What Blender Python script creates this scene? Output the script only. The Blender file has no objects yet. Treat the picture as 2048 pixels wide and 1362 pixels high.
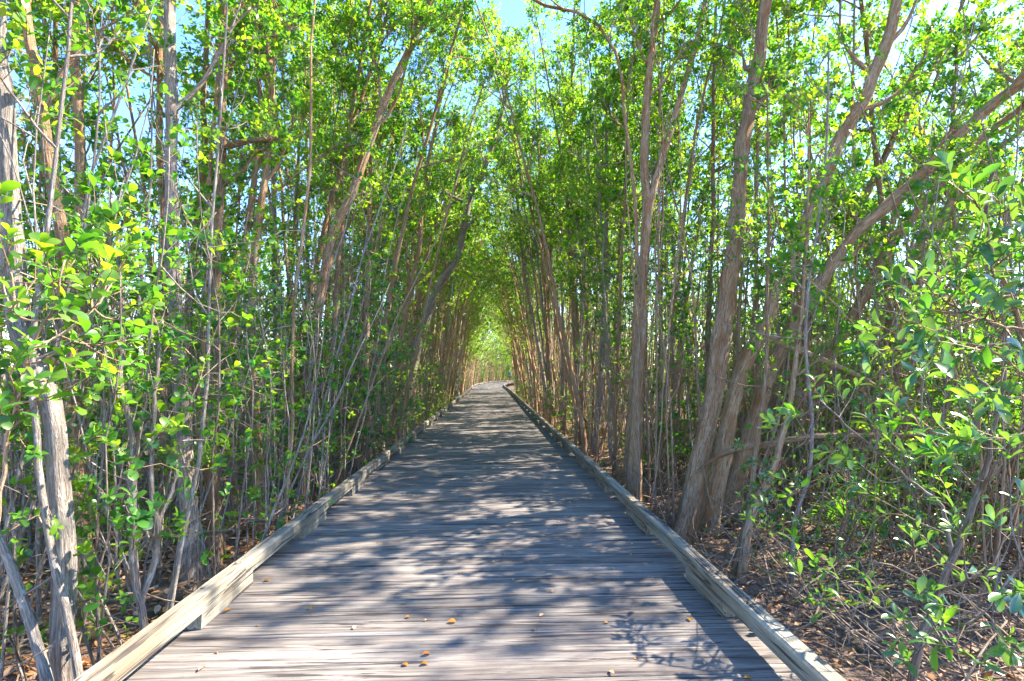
import bpy, math, random
import numpy as np
from mathutils import Vector, Matrix, Euler

# ------------------------------------------------------------------ camera, sky, sun, exposure
SC = bpy.context.scene
COL = SC.collection
F = 1024.0                      # focal length in photo pixels (photo 2048 x 1362)
CAM_H = 1.40
YAW, PITCH = math.radians(-2.35), math.radians(3.57)
cam_d = bpy.data.cameras.new("camera")
cam = bpy.data.objects.new("camera", cam_d)
COL.objects.link(cam)
cam_d.sensor_width = 36.0
cam_d.lens = 36.0 * F / 2048.0
cam_d.clip_start, cam_d.clip_end = 0.02, 2000.0
cam.location = (0, 0, CAM_H)
cam.rotation_euler = Euler((math.pi / 2 + PITCH, 0, YAW), 'XYZ')
SC.camera = cam
CAM_M = cam.rotation_euler.to_matrix()

SUN_EL, SUN_AZ = math.radians(45), math.radians(74)      # azimuth from +Y towards +X
world = bpy.data.worlds.new("World")
SC.world = world
world.use_nodes = True
wt = world.node_tree
sky = wt.nodes.new("ShaderNodeTexSky")
sky.sky_type = 'NISHITA'
sky.sun_disc = False
sky.sun_elevation, sky.sun_rotation = SUN_EL, SUN_AZ
sky.air_density, sky.dust_density, sky.ozone_density = 1.0, 0.2, 2.0
bg = wt.nodes["Background"]
bg.inputs[1].default_value = 0.15
sky_hs = wt.nodes.new("ShaderNodeHueSaturation")
sky_hs.inputs["Saturation"].default_value = 1.22
sky_hs.inputs["Hue"].default_value = 0.510
wt.links.new(sky.outputs[0], sky_hs.inputs["Color"])
wt.links.new(sky_hs.outputs[0], bg.inputs[0])
sun_d = bpy.data.lights.new("sun", 'SUN')
sun_d.energy, sun_d.angle, sun_d.color = 5.0, math.radians(0.53), (1.0, 0.88, 0.71)
sun = bpy.data.objects.new("sun", sun_d)
COL.objects.link(sun)
sd = Vector((math.sin(SUN_AZ) * math.cos(SUN_EL), math.cos(SUN_AZ) * math.cos(SUN_EL), math.sin(SUN_EL)))
sun.rotation_euler = sd.to_track_quat('Z', 'Y').to_euler()
sun.location = (20, 10, 30)
SC.view_settings.view_transform = 'Standard'
SC.view_settings.look = 'None'
SC.view_settings.exposure = 2.47
SC.view_settings.gamma = 1.0
SC.cycles.max_bounces = 10
SC.cycles.diffuse_bounces = 6
SC.cycles.transmission_bounces = 8
SC.cycles.glossy_bounces = 2
SC.cycles.use_denoising = True
SC.cycles.caustics_reflective = False

# ------------------------------------------------------------------ materials
def new_mat(name):
    m = bpy.data.materials.new(name)
    m.use_nodes = True
    nt = m.node_tree
    nt.nodes.clear()
    out = nt.nodes.new("ShaderNodeOutputMaterial")
    return m, nt, out

def N(nt, kind, **kw):
    n = nt.nodes.new(kind)
    for k, v in kw.items():
        if k.startswith("i_"):
            n.inputs[int(k[2:])].default_value = v
        else:
            setattr(n, k, v)
    return n

def ramp(nt, fac, stops):
    r = nt.nodes.new("ShaderNodeValToRGB")
    el = r.color_ramp.elements
    while len(el) < len(stops):
        el.new(0.5)
    for e, (p, c) in zip(el, stops):
        e.position = p
        e.color = (*c, 1)
    nt.links.new(fac, r.inputs[0])
    return r.outputs[0]

def noise(nt, vec, scale, detail=3, rough=0.55, dist=0.0):
    n = nt.nodes.new("ShaderNodeTexNoise")
    n.inputs["Scale"].default_value = scale
    n.inputs["Detail"].default_value = detail
    n.inputs["Roughness"].default_value = rough
    n.inputs["Distortion"].default_value = dist
    nt.links.new(vec, n.inputs["Vector"])
    return n.outputs["Fac"]

def mapping(nt, vec, scale):
    n = nt.nodes.new("ShaderNodeMapping")
    n.inputs["Scale"].default_value = scale
    nt.links.new(vec, n.inputs[0])
    return n.outputs[0]

def mixc(nt, fac, a, b, mode='MIX'):
    n = nt.nodes.new("ShaderNodeMix")
    n.data_type = 'RGBA'
    n.blend_type = mode
    for sock, v in ((n.inputs[0], fac), (n.inputs[6], a), (n.inputs[7], b)):
        if isinstance(v, (int, float)):
            sock.default_value = v
        elif isinstance(v, tuple):
            sock.default_value = (*v, 1)
        else:
            nt.links.new(v, sock)
    return n.outputs[2]

def mathn(nt, op, a, b=0.0):
    n = nt.nodes.new("ShaderNodeMath")
    n.operation = op
    for s, v in ((n.inputs[0], a), (n.inputs[1], b)):
        if isinstance(v, (int, float)):
            s.default_value = v
        else:
            nt.links.new(v, s)
    return n.outputs[0]

def bump(nt, h, strength, dist=0.01):
    b = nt.nodes.new("ShaderNodeBump")
    b.inputs["Strength"].default_value = strength
    b.inputs["Distance"].default_value = dist
    nt.links.new(h, b.inputs["Height"])
    return b.outputs[0]

def principled(nt, out, col, rough=0.8, normal=None, spec=0.3):
    p = nt.nodes.new("ShaderNodeBsdfPrincipled")
    if isinstance(col, tuple):
        p.inputs["Base Color"].default_value = (*col, 1)
    else:
        nt.links.new(col, p.inputs["Base Color"])
    if isinstance(rough, (int, float)):
        p.inputs["Roughness"].default_value = rough
    else:
        nt.links.new(rough, p.inputs["Roughness"])
    p.inputs["Specular IOR Level"].default_value = spec
    if normal is not None:
        nt.links.new(normal, p.inputs["Normal"])
    if out is not None:
        nt.links.new(p.outputs[0], out.inputs[0])
    return p

def leaf_mat(name, stops, trans, tmix=0.45, rough=0.42, spec=0.5):
    m, nt, out = new_mat(name)
    geo = N(nt, "ShaderNodeNewGeometry")
    oi = N(nt, "ShaderNodeObjectInfo")
    rnd = geo.outputs["Random Per Island"]
    col = ramp(nt, rnd, stops)
    hs = N(nt, "ShaderNodeHueSaturation")
    hue = mathn(nt, 'ADD', mathn(nt, 'MULTIPLY', oi.outputs["Random"], 0.034), 0.483)
    nt.links.new(hue, hs.inputs["Hue"])
    nt.links.new(col, hs.inputs["Color"])
    p = principled(nt, None, hs.outputs[0], rough, None, spec)
    t = N(nt, "ShaderNodeBsdfTranslucent")
    tc = mixc(nt, mathn(nt, 'FRACT', mathn(nt, 'MULTIPLY', rnd, 7.31)), trans[0], trans[1])
    nt.links.new(tc, t.inputs[0])
    mx = N(nt, "ShaderNodeMixShader", i_0=tmix)
    nt.links.new(p.outputs[0], mx.inputs[1])
    nt.links.new(t.outputs[0], mx.inputs[2])
    nt.links.new(mx.outputs[0], out.inputs[0])
    return m

M_LEAF = leaf_mat("green_leaf", [(0, (.020, .080, .022)), (.4, (.038, .142, .030)), (.78, (.062, .19, .034)), (.95, (.11, .24, .034)), (.965, (.26, .16, .04)), (1, (.20, .09, .03))],
                  ((.09, .33, .012), (.23, .50, .018)), 0.52)
M_LEAFD = leaf_mat("dark_green_leaf", [(0, (.016, .062, .028)), (.5, (.03, .105, .04)), (1, (.06, .16, .04))],
                   ((.10, .28, .02), (.2, .4, .03)), 0.35, 0.36)
M_LEAFY = leaf_mat("yellow_green_leaf", [(0, (.045, .15, .016)), (.5, (.085, .22, .02)), (.96, (.15, .29, .03)), (1, (.32, .2, .04))],
                  ((.27, .54, .015), (.45, .64, .02)), 0.56)
M_GLOSS = leaf_mat("glossy_leaf", [(0, (.022, .085, .04)), (.5, (.04, .125, .045)), (.85, (.075, .18, .035)), (1, (.17, .27, .03))],
                   ((.12, .32, .03), (.25, .45, .03)), 0.3, 0.26, 1.0)
M_DRY = leaf_mat("dry_leaf", [(0, (.22, .10, .045)), (.3, (.44, .23, .10)), (.55, (.54, .36, .23)), (.8, (.58, .28, .07)), (1, (.54, .43, .33))],
                 ((.5, .2, .03), (.6, .35, .05)), 0.25, 0.6, 0.3)
M_OCHRE = leaf_mat("ochre_leaf", [(0, (.34, .12, .02)), (.6, (.44, .18, .02)), (.92, (.40, .24, .03)), (1, (.15, .28, .03))],
                   ((.6, .3, .03), (.7, .45, .05)), 0.25, 0.5, 0.3)

def bark_mat(name, dark, mid, light, lichen, lich_amt, red):
    m, nt, out = new_mat(name)
    at = N(nt, "ShaderNodeAttribute", attribute_name="bk")
    oi = N(nt, "ShaderNodeObjectInfo")
    off = N(nt, "ShaderNodeVectorMath", operation='ADD')
    nt.links.new(at.outputs["Vector"], off.inputs[0])
    cx = N(nt, "ShaderNodeCombineXYZ")
    nt.links.new(mathn(nt, 'MULTIPLY', oi.outputs["Random"], 37.0), cx.inputs[2])
    nt.links.new(cx.outputs[0], off.inputs[1])
    v = off.outputs[0]
    fis = noise(nt, mapping(nt, v, (85, 85, 9)), 1.0, 5, 0.68, 0.9)
    fine = noise(nt, mapping(nt, v, (180, 180, 40)), 1.0, 2, 0.6)
    big = noise(nt, mapping(nt, v, (7, 7, 2.2)), 1.0, 2, 0.5)
    col = ramp(nt, fis, [(.38, dark), (.48, mid), (.62, light)])
    col = mixc(nt, mathn(nt, 'MULTIPLY', fine, 0.22), col, light)
    redf = ramp(nt, big, [(.45, (0, 0, 0)), (.7, (1, 1, 1))])
    col = mixc(nt, mathn(nt, 'MULTIPLY', redf, red[3]), col, mixc(nt, fis, (red[0] * .6, red[1] * .6, red[2] * .6), red[:3]))
    li = noise(nt, mapping(nt, v, (16, 16, 9)), 1.0, 3, 0.6)
    lf = ramp(nt, li, [(.58, (0, 0, 0)), (.64, (1, 1, 1))])
    col = mixc(nt, mathn(nt, 'MULTIPLY', lf, lich_amt), col, lichen)
    hs = N(nt, "ShaderNodeHueSaturation")
    nt.links.new(col, hs.inputs["Color"])
    nt.links.new(mathn(nt, 'ADD', mathn(nt, 'MULTIPLY', oi.outputs["Random"], 0.5), 0.75), hs.inputs["Value"])
    principled(nt, out, hs.outputs[0], 0.9, bump(nt, mathn(nt, 'ADD', fis, mathn(nt, 'MULTIPLY', fine, 0.35)), 1.0, 0.035), 0.15)
    return m

M_BARK = bark_mat("brown_bark", (.12, .066, .036), (.40, .255, .15), (.58, .42, .28), (.56, .48, .38), 0.35, (.42, .19, .075, .75))
M_PALE = bark_mat("pale_bark", (.14, .105, .085), (.33, .265, .225), (.48, .41, .36), (.58, .55, .53), 0.6, (.28, .17, .11, .4))
M_ASH = bark_mat("ash_bark", (.15, .12, .10), (.32, .28, .25), (.46, .42, .385), (.56, .55, .53), 0.8, (.33, .25, .19, .3))
M_STRAW = bark_mat("dry_twig", (.28, .18, .12), (.50, .37, .27), (.64, .52, .41), (.6, .55, .48), 0.2, (.42, .24, .15, .3))
M_TWIG = bark_mat("twig_bark", (.20, .115, .07), (.40, .265, .175), (.55, .41, .30), (.4, .36, .3), 0.2, (.3, .14, .07, .3))

def wood_mat(name, axis, dark, mid, light, tint, seed, stain=.45):
    """weathered timber; grain runs along the given axis of the object"""
    m, nt, out = new_mat(name)
    tc = N(nt, "ShaderNodeTexCoord")
    geo = N(nt, "ShaderNodeNewGeometry")
    rnd = geo.outputs["Random Per Island"]
    cx = N(nt, "ShaderNodeCombineXYZ")
    for i in range(3):
        nt.links.new(mathn(nt, 'MULTIPLY', rnd, 91.0 + 13 * i + seed), cx.inputs[i])
    off = N(nt, "ShaderNodeVectorMath", operation='ADD')
    nt.links.new(tc.outputs["Object"], off.inputs[0])
    nt.links.new(cx.outputs[0], off.inputs[1])
    v = off.outputs[0]
    def sc(al, ac):
        s = [ac, ac, ac]
        s[axis] = al
        return mapping(nt, v, tuple(s))
    g1 = noise(nt, sc(1.8, 60), 1.0, 5, 0.68, 0.6)
    g0 = noise(nt, sc(.7, 22), 1.0, 3, 0.6, 0.8)
    g2 = noise(nt, sc(6, 240), 1.0, 2, 0.6)
    crack = noise(nt, sc(1.3, 34), 1.0, 4, 0.6, 1.0)
    blot = noise(nt, sc(1.6, 4), 1.0, 4, 0.65)
    fleck = noise(nt, sc(14, 60), 1.0, 3, 0.7)
    col = ramp(nt, mathn(nt, 'ADD', mathn(nt, 'MULTIPLY', g1, .6), mathn(nt, 'MULTIPLY', g0, .4)), [(.36, dark), (.48, mid), (.62, light)])
    col = mixc(nt, mathn(nt, 'MULTIPLY', g2, 0.3), col, mid)
    bl = ramp(nt, blot, [(.44, (0, 0, 0)), (.62, (1, 1, 1))])
    col = mixc(nt, mathn(nt, 'MULTIPLY', bl, stain), col, tint)
    fl = ramp(nt, fleck, [(.60, (0, 0, 0)), (.70, (1, 1, 1))])
    col = mixc(nt, mathn(nt, 'MULTIPLY', fl, 0.35), col, dark)
    ck = ramp(nt, crack, [(.40, (1, 1, 1)), (.445, (0, 0, 0))])
    col = mixc(nt, mathn(nt, 'MULTIPLY', ck, 0.88), col, (.035, .028, .03))
    hs = N(nt, "ShaderNodeHueSaturation")
    nt.links.new(col, hs.inputs["Color"])
    nt.links.new(mathn(nt, 'ADD', mathn(nt, 'MULTIPLY', rnd, 0.36), 0.82), hs.inputs["Value"])
    h = mathn(nt, 'SUBTRACT', mathn(nt, 'ADD', g1, mathn(nt, 'MULTIPLY', g2, 0.4)), mathn(nt, 'MULTIPLY', ck, 0.8))
    principled(nt, out, hs.outputs[0], 0.82, bump(nt, h, 0.7, 0.006), 0.25)
    return m

M_DECK = wood_mat("deck_timber", 0, (.058, .048, .046), (.152, .139, .131), (.272, .250, .228), (.082, .066, .064), 0, .5)
M_RAIL = wood_mat("kerb_timber", 1, (.07, .062, .05), (.19, .178, .148), (.30, .285, .24), (.14, .095, .05), 5, .5)

M_RUST = None
def ground_mat():
    m, nt, out = new_mat("swamp_mud")
    tc = N(nt, "ShaderNodeTexCoord")
    v = tc.outputs["Object"]
    a = noise(nt, v, 9, 5, 0.65)
    b = noise(nt, v, 46, 3, 0.6)
    c = noise(nt, v, 1.3, 2, 0.5)
    col = ramp(nt, a, [(.3, (.04, .03, .028)), (.5, (.15, .105, .08)), (.7, (.34, .24, .17))])
    col = mixc(nt, ramp(nt, b, [(.45, (0, 0, 0)), (.7, (1, 1, 1))]), col, (.30, .20, .14))
    col = mixc(nt, ramp(nt, c, [(.5, (0, 0, 0)), (.7, (1, 1, 1))]), col, (.06, .05, .035))
    principled(nt, out, col, 0.85, bump(nt, mathn(nt, 'ADD', a, b), 0.8, 0.04), 0.3)
    return m
M_MUD = ground_mat()

def plain_mat(name, col, rough=0.7, scale=40, var=0.25):
    m, nt, out = new_mat(name)
    tc = N(nt, "ShaderNodeTexCoord")
    n = noise(nt, tc.outputs["Object"], scale, 2)
    c = mixc(nt, n, tuple(x * (1 - var) for x in col), tuple(min(1, x * (1 + var)) for x in col))
    principled(nt, out, c, rough)
    return m

M_RUST = plain_mat("rusty_iron", (.09, .055, .04), .75, 120, .5)

# ------------------------------------------------------------------ mesh helpers
def unit(a):
    return a / np.maximum(np.linalg.norm(a, axis=-1, keepdims=True), 1e-9)

class Buf:
    """collects tubes, boxes and leaves, then links them as ONE mesh object"""
    def __init__(s):
        s.v, s.bk, s.q, s.t, s.qm, s.tm, s.n = [], [], [], [], [], [], 0
    def add(s, v, quads=None, tris=None, mat=0, bk=None):
        v = np.asarray(v, np.float32)
        s.v.append(v)
        s.bk.append(np.zeros_like(v) if bk is None else np.asarray(bk, np.float32))
        if quads is not None and len(quads):
            q = np.asarray(quads, np.int32) + s.n
            s.q.append(q); s.qm.append(np.full(len(q), mat, np.int32))
        if tris is not None and len(tris):
            t = np.asarray(tris, np.int32) + s.n
            s.t.append(t); s.tm.append(np.full(len(t), mat, np.int32))
        s.n += len(v)
    def merge(s, o, M):
        """append another buffer moved by the 4x4 matrix M"""
        M = np.asarray(M, np.float32)
        v = np.concatenate(o.v) @ M[:3, :3].T + M[:3, 3]
        n0 = s.n
        s.v.append(v); s.bk.append(np.concatenate(o.bk))
        for q, m in zip(o.q, o.qm): s.q.append(q + n0); s.qm.append(m)
        for t, m in zip(o.t, o.tm): s.t.append(t + n0); s.tm.append(m)
        s.n += len(v)
    def mesh(s, name, mats, smooth=True):
        me = bpy.data.meshes.new(name)
        v = np.concatenate(s.v) if s.v else np.zeros((0, 3), np.float32)
        q = np.concatenate(s.q) if s.q else np.zeros((0, 4), np.int32)
        t = np.concatenate(s.t) if s.t else np.zeros((0, 3), np.int32)
        mi = np.concatenate(s.qm + s.tm) if (s.qm or s.tm) else np.zeros(0, np.int32)
        me.vertices.add(len(v))
        me.vertices.foreach_set("co", v.ravel())
        nl = len(q) * 4 + len(t) * 3
        me.loops.add(nl)
        me.loops.foreach_set("vertex_index", np.concatenate([q.ravel(), t.ravel()]).astype(np.int32))
        me.polygons.add(len(q) + len(t))
        st = np.concatenate([np.arange(len(q)) * 4, len(q) * 4 + np.arange(len(t)) * 3]).astype(np.int32)
        me.polygons.foreach_set("loop_start", st)
        me.polygons.foreach_set("material_index", mi)
        me.polygons.foreach_set("use_smooth", np.full(len(q) + len(t), smooth, bool))
        a = me.attributes.new("bk", 'FLOAT_VECTOR', 'POINT')
        a.data.foreach_set("vector", np.concatenate(s.bk).ravel() if s.v else np.zeros(0, np.float32))
        for m in mats: me.materials.append(m)
        me.update(calc_edges=True)
        return me
    def build(s, name, mats, parent=None, smooth=True):
        o = bpy.data.objects.new(name, s.mesh(name, mats, smooth))
        COL.objects.link(o)
        if parent is not None: o.parent = parent
        return o

def spline(pts, n):
    """Catmull-Rom through the points, n samples"""
    p = np.asarray(pts, float)
    if len(p) == 2:
        return p[0] + (p[1] - p[0]) * np.linspace(0, 1, n)[:, None]
    d = np.concatenate([[0], np.cumsum(np.linalg.norm(np.diff(p, axis=0), axis=1))])
    e = np.vstack([2 * p[0] - p[1], p, 2 * p[-1] - p[-2]])
    out = []
    for u in np.linspace(0, d[-1], n):
        i = min(max(int(np.searchsorted(d, u)) - 1, 0), len(p) - 2)
        t = (u - d[i]) / max(d[i + 1] - d[i], 1e-9)
        a, b, c, g = e[i], e[i + 1], e[i + 2], e[i + 3]
        out.append(.5 * (2 * b + (c - a) * t + (2 * a - 5 * b + 4 * c - g) * t * t + (3 * b - a - 3 * c + g) * t ** 3))
    return np.array(out)

def tube(buf, P, R, sides=8, mat=0, flute=0.0, rng=None, cap=True):
    P = np.asarray(P, float); n = len(P)
    R = np.broadcast_to(np.asarray(R, float), (n,))
    T = unit(np.gradient(P, axis=0))
    ref = np.array([1., 0, 0]) if abs(T[0][0]) < .8 else np.array([0, 1., 0])
    U = np.zeros((n, 3)); u = ref
    for i in range(n):
        u = u - T[i] * u.dot(T[i]); u = u / max(np.linalg.norm(u), 1e-9); U[i] = u
    V = np.cross(T, U)
    a = np.arange(sides) * 2 * math.pi / sides
    s = np.concatenate([[0], np.cumsum(np.linalg.norm(np.diff(P, axis=0), axis=1))])
    r = np.repeat(R[:, None], sides, 1)
    if flute and rng is not None:
        ph = rng.uniform(0, 6.28, 4)
        mod = np.sin(2 * a[None] + ph[0] + s[:, None] * .9) + .7 * np.sin(3 * a[None] + ph[1] - s[:, None] * 1.4) + .5 * np.sin(5 * a[None] + ph[2] + s[:, None] * .5)
        mod = mod + .8 * np.sin(s[:, None] * 4.1 + ph[3]) + rng.normal(0, .35, r.shape)
        if sides >= 20:                                     # fibrous ridges that run along the trunk
            rid = rng.normal(0, 1, (n, sides))
            for i in range(1, n): rid[i] = .86 * rid[i - 1] + .51 * rid[i]
            r = r + np.minimum(R[:, None], .06) * .085 * rid
        r = r * (1 + flute * mod)
    ca, sa = np.cos(a), np.sin(a)
    v = P[:, None] + r[:, :, None] * (U[:, None] * ca[None, :, None] + V[:, None] * sa[None, :, None])
    so = 0 if rng is None else rng.uniform(0, 50)
    bk = np.stack([np.broadcast_to(R.max() * ca, r.shape), np.broadcast_to(R.max() * sa, r.shape), np.broadcast_to(s[:, None] + so, r.shape)], -1)
    i0 = (np.arange(n - 1)[:, None] * sides + np.arange(sides)[None]).ravel()
    i1 = (np.arange(n - 1)[:, None] * sides + (np.arange(sides)[None] + 1) % sides).ravel()
    q = np.stack([i0, i1, i1 + sides, i0 + sides], 1)
    tr = None
    v = v.reshape(-1, 3); bk = bk.reshape(-1, 3)
    if cap:
        v = np.vstack([v, P[-1] + T[-1] * R[-1] * .3]); bk = np.vstack([bk, [0, 0, s[-1] + so]])
        k = (n - 1) * sides
        tr = np.stack([k + np.arange(sides), k + (np.arange(sides) + 1) % sides, np.full(sides, n * sides)], 1)
    buf.add(v, q, tr, mat, bk)

# leaf templates: x along the leaf, y across, z up
LEAF4 = (np.array([[0, 0, 0], [.5, .25, .03], [1, 0, -.05], [.5, -.25, .03]]), [[0, 3, 2, 1]], None)
LEAF6 = (np.array([[0, 0, 0], [.33, .20, .03], [.33, -.20, .03], [.72, .23, .02], [.72, -.23, .02], [1, 0, -.07]]),
         [[1, 2, 4, 3]], [[0, 2, 1], [3, 4, 5]])
def _leaf15():
    xs = [0, .12, .32, .56, .80, .94, 1.0]; w = [.012, .05, .17, .25, .24, .13, .0]
    v = []
    for x, ww in zip(xs, w):
        z = .05 * math.sin(x * 3.1) - .10 * x * x
        v += [[x, ww, z + ww * .28], [x, 0, z], [x, -ww, z + ww * .28]]
    q = []
    for i in range(len(xs) - 1):
        k = 3 * i
        q += [[k, k + 1, k + 4, k + 3], [k + 1, k + 2, k + 5, k + 4]]
    return np.array(v), q, None
LEAF15 = _leaf15()

def leaves(buf, P, A, Nn, size, mat=0, tpl=LEAF6, width=1.0):
    m = len(P)
    if m == 0: return
    A = unit(A); B = unit(np.cross(Nn, A)); C = np.cross(A, B)
    tv, tq, tt = tpl
    size = np.broadcast_to(size, (m,))[:, None, None]
    w = np.broadcast_to(width, (m,))[:, None, None]
    v = P[:, None] + size * (A[:, None] * tv[None, :, 0:1] + w * B[:, None] * tv[None, :, 1:2] + C[:, None] * tv[None, :, 2:3])
    k = len(tv); base = (np.arange(m) * k)[:, None, None]
    q = (np.asarray(tq)[None] + base).reshape(-1, 4) if tq else None
    t = (np.asarray(tt)[None] + base).reshape(-1, 3) if tt else None
    buf.add(v.reshape(-1, 3), q, t, mat)

def twigs(buf, P, D, L, rng, nleaf=7, lsize=.085, tmat=1, lmats=(0,), lw=None, tpl=LEAF6, r=.003, t0=.45, droop=0.0, width=1.0):
    """a thin twig from each P along D with leaves spiralling round it, crowded to the tip"""
    m = len(P)
    if m == 0: return
    D = unit(D)
    ref = np.where(np.abs(D[:, 2:3]) < .9, np.array([[0, 0, 1.]]), np.array([[1., 0, 0]]))
    U = unit(np.cross(D, ref)); V = np.cross(D, U)
    L = np.broadcast_to(L, (m,))
    a = np.arange(3) * 2.094
    ring = (U[:, None] * np.cos(a)[None, :, None] + V[:, None] * np.sin(a)[None, :, None])
    bend = rng.normal(0, .10, (m, 3)) * L[:, None]
    mid = P + D * (L * .5)[:, None] + bend
    tip = P + D * L[:, None]
    vv = np.concatenate([P[:, None] + ring * r, mid[:, None] + ring * r * .8, tip[:, None] + ring * r * .4], 1)
    b = (np.arange(m) * 9)[:, None, None]
    q = []
    for j in (0, 3):
        for i in range(3):
            q.append([j + i, j + (i + 1) % 3, j + 3 + (i + 1) % 3, j + 3 + i])
    bk = np.concatenate([ring * r, ring * r, ring * r], 1) + rng.uniform(0, 9, (m, 1, 3))
    buf.add(vv.reshape(-1, 3), (np.array(q)[None] + b).reshape(-1, 4), None, tmat, bk.reshape(-1, 3))
    k = nleaf
    t = t0 + (1 - t0) * (np.arange(k)[None] + rng.uniform(0, .8, (m, k))) / k
    t = 1 - (1 - t) ** 1.35
    ang = rng.uniform(0, 6.28, (m, 1)) + np.arange(k)[None] * 2.4 + rng.normal(0, .3, (m, k))
    rad = U[:, None] * np.cos(ang)[..., None] + V[:, None] * np.sin(ang)[..., None]
    pos = np.where((t < .5)[..., None], P[:, None] + (mid - P)[:, None] * (t * 2)[..., None], mid[:, None] + (tip - mid)[:, None] * (t * 2 - 1)[..., None])
    ax = rad * .85 + D[:, None] * (.25 + .65 * t)[..., None] + np.array([0, 0, .12 - droop]) + rng.normal(0, .15, (m, k, 3))
    nn = D[:, None] * .55 + np.array([.15, .05, .75]) + rng.normal(0, .33, (m, k, 3))
    sz = lsize * rng.uniform(.55, 1.15, (m, k)) * (1 - .35 * np.maximum(t - .8, 0) / .2)
    pos, ax, nn, sz = pos.reshape(-1, 3), ax.reshape(-1, 3), nn.reshape(-1, 3), sz.ravel()
    wd = rng.uniform(.8, 1.15, len(pos)) * width
    if len(lmats) == 1:
        leaves(buf, pos, ax, nn, sz, lmats[0], tpl, wd)
    else:
        pick = np.repeat(rng.choice(len(lmats), m, p=lw), k)
        for i, lm in enumerate(lmats):
            s = pick == i
            leaves(buf, pos[s], ax[s], nn[s], sz[s], lm, tpl, wd[s])

def wander(p, d, L, n, rng, up=.12, jit=.16):
    pts = [np.array(p, float)]; d = unit(np.array(d, float)); st = L / (n - 1)
    for _ in range(n - 1):
        d = unit(d + np.array([0, 0, up]) + rng.normal(0, jit, 3))
        pts.append(pts[-1] + d * st)
    return np.array(pts)

def interp(path, t):
    n = len(path) - 1; x = np.clip(np.asarray(t) * n, 0, n - 1e-6); i = x.astype(int); f = (x - i)[..., None]
    return path[i] * (1 - f) + path[i + 1] * f, unit(path[i + 1] - path[i])

def grow(path, r0, r1, rng, sides=8, flute=.05, nlimb=10, lz=(.35, .97), limb_len=1.5, ntwig=260, nleaf=8, lsize=.085,
         lmats=(0,), lw=None, lean=None, buf_t=None, buf_c=None, tpl=LEAF6, low_twigs=0, twig_len=(.15, .42), flare=.3, sag=0.0, dead=4):
    """trunk with limbs into buf_t, leafy twigs into buf_c"""
    bt = buf_t or Buf(); bc = buf_c or Buf()
    n = len(path); t = np.linspace(0, 1, n)
    h = np.concatenate([[0], np.cumsum(np.linalg.norm(np.diff(path, axis=0), axis=1))])
    R = (r0 + (r1 - r0) * t ** .9) * (1 + flare * np.exp(-np.maximum(h - .15, 0) / .22))
    if sides >= 20:                                         # knots
        for _ in range(5):
            R = R * (1 + .16 * np.exp(-((h - rng.uniform(.2, h[-1])) / rng.uniform(.04, .10)) ** 2))
    tube(bt, path, R, sides, 0, flute, rng)
    lines = [(path[int(n * .72):], 1.0)]
    for i in range(nlimb):
        tt = lz[0] + (lz[1] - lz[0]) * ((i + rng.uniform(0, 1)) / nlimb)
        p, T = interp(path, tt)
        az = i * 2.4 + rng.uniform(-.6, .6)
        out = np.array([math.cos(az), math.sin(az), 0])
        if lean is not None: out = unit(out + lean * .8)
        an = rng.uniform(.5, 1.05)
        d = unit(T * math.cos(an) + out * math.sin(an))
        L = limb_len * rng.uniform(.6, 1.3) * (1.15 - .6 * tt)
        rr = max(.55 * (r0 + (r1 - r0) * tt), .008)
        lp = wander(p, d, L, 8, rng, .07 - sag, .13)
        tube(bt, lp, np.linspace(rr, .005, 8), 5, 0, 0, rng)
        lines.append((lp, L))
        for _ in range(rng.integers(2, 4)):
            p2, T2 = interp(lp, rng.uniform(.25, .85))
            d2 = unit(T2 + rng.normal(0, .65, 3))
            sp = wander(p2, d2, L * rng.uniform(.35, .6), 5, rng, .06 - sag, .18)
            tube(bt, sp, np.linspace(max(rr * .45, .006), .003, 5), 4, 0, 0, rng)
            lines.append((sp, L * .6))
    for _ in range(dead):                                   # bare dead side twigs low on the trunk
        p, T = interp(path, rng.uniform(.08, .5))
        sp = wander(p, unit(rng.normal(0, 1, 3) + T * .4), rng.uniform(.3, .9), 5, rng, .03, .25)
        tube(bt, sp, np.linspace(.007, .0025, 5), 4, 0, 0, rng)
    w = np.array([l for _, l in lines]); w = w / w.sum()
    cnt = rng.multinomial(int(ntwig * TW), w)
    PP, DD = [], []
    for (ln, _), c in zip(lines, cnt):
        if c == 0: continue
        tt = 1 - rng.uniform(0, 1, c) ** 1.9 * .75
        p, T = interp(ln, tt)
        PP.append(p); DD.append(T * .7 + rng.normal(0, .6, (c, 3)) + np.array([0, 0, .18]))
    if low_twigs:
        p, T = interp(path, rng.uniform(.1, .6, low_twigs))
        PP.append(p); DD.append(T * .4 + rng.normal(0, .8, (low_twigs, 3)))
    P = np.concatenate(PP); D = np.concatenate(DD)
    twigs(bc, P, D, rng.uniform(*twig_len, len(P)), rng, nleaf, lsize, 1, lmats, lw, tpl)
    return bt, bc

# ------------------------------------------------------------------ naming helpers
def tag(o, label=None, cat=None, group=None, kind=None):
    if label: o['label'] = label
    if cat: o['category'] = cat
    if group: o['group'] = group
    if kind: o['kind'] = kind
    return o

def empty(name, loc=(0, 0, 0), rz=0.0, sc=1.0):
    o = bpy.data.objects.new(name, None)
    o.empty_display_size = .2
    o.location = loc; o.rotation_euler = (0, 0, rz); o.scale = (sc, sc, sc)
    COL.objects.link(o)
    return o

def copy_thing(root, loc, rot, sc):
    r = root.copy(); COL.objects.link(r)
    r.location = loc; r.rotation_euler = rot; r.scale = sc
    for ch in root.children:
        c = ch.copy(); COL.objects.link(c); c.parent = r
    return r

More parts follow.
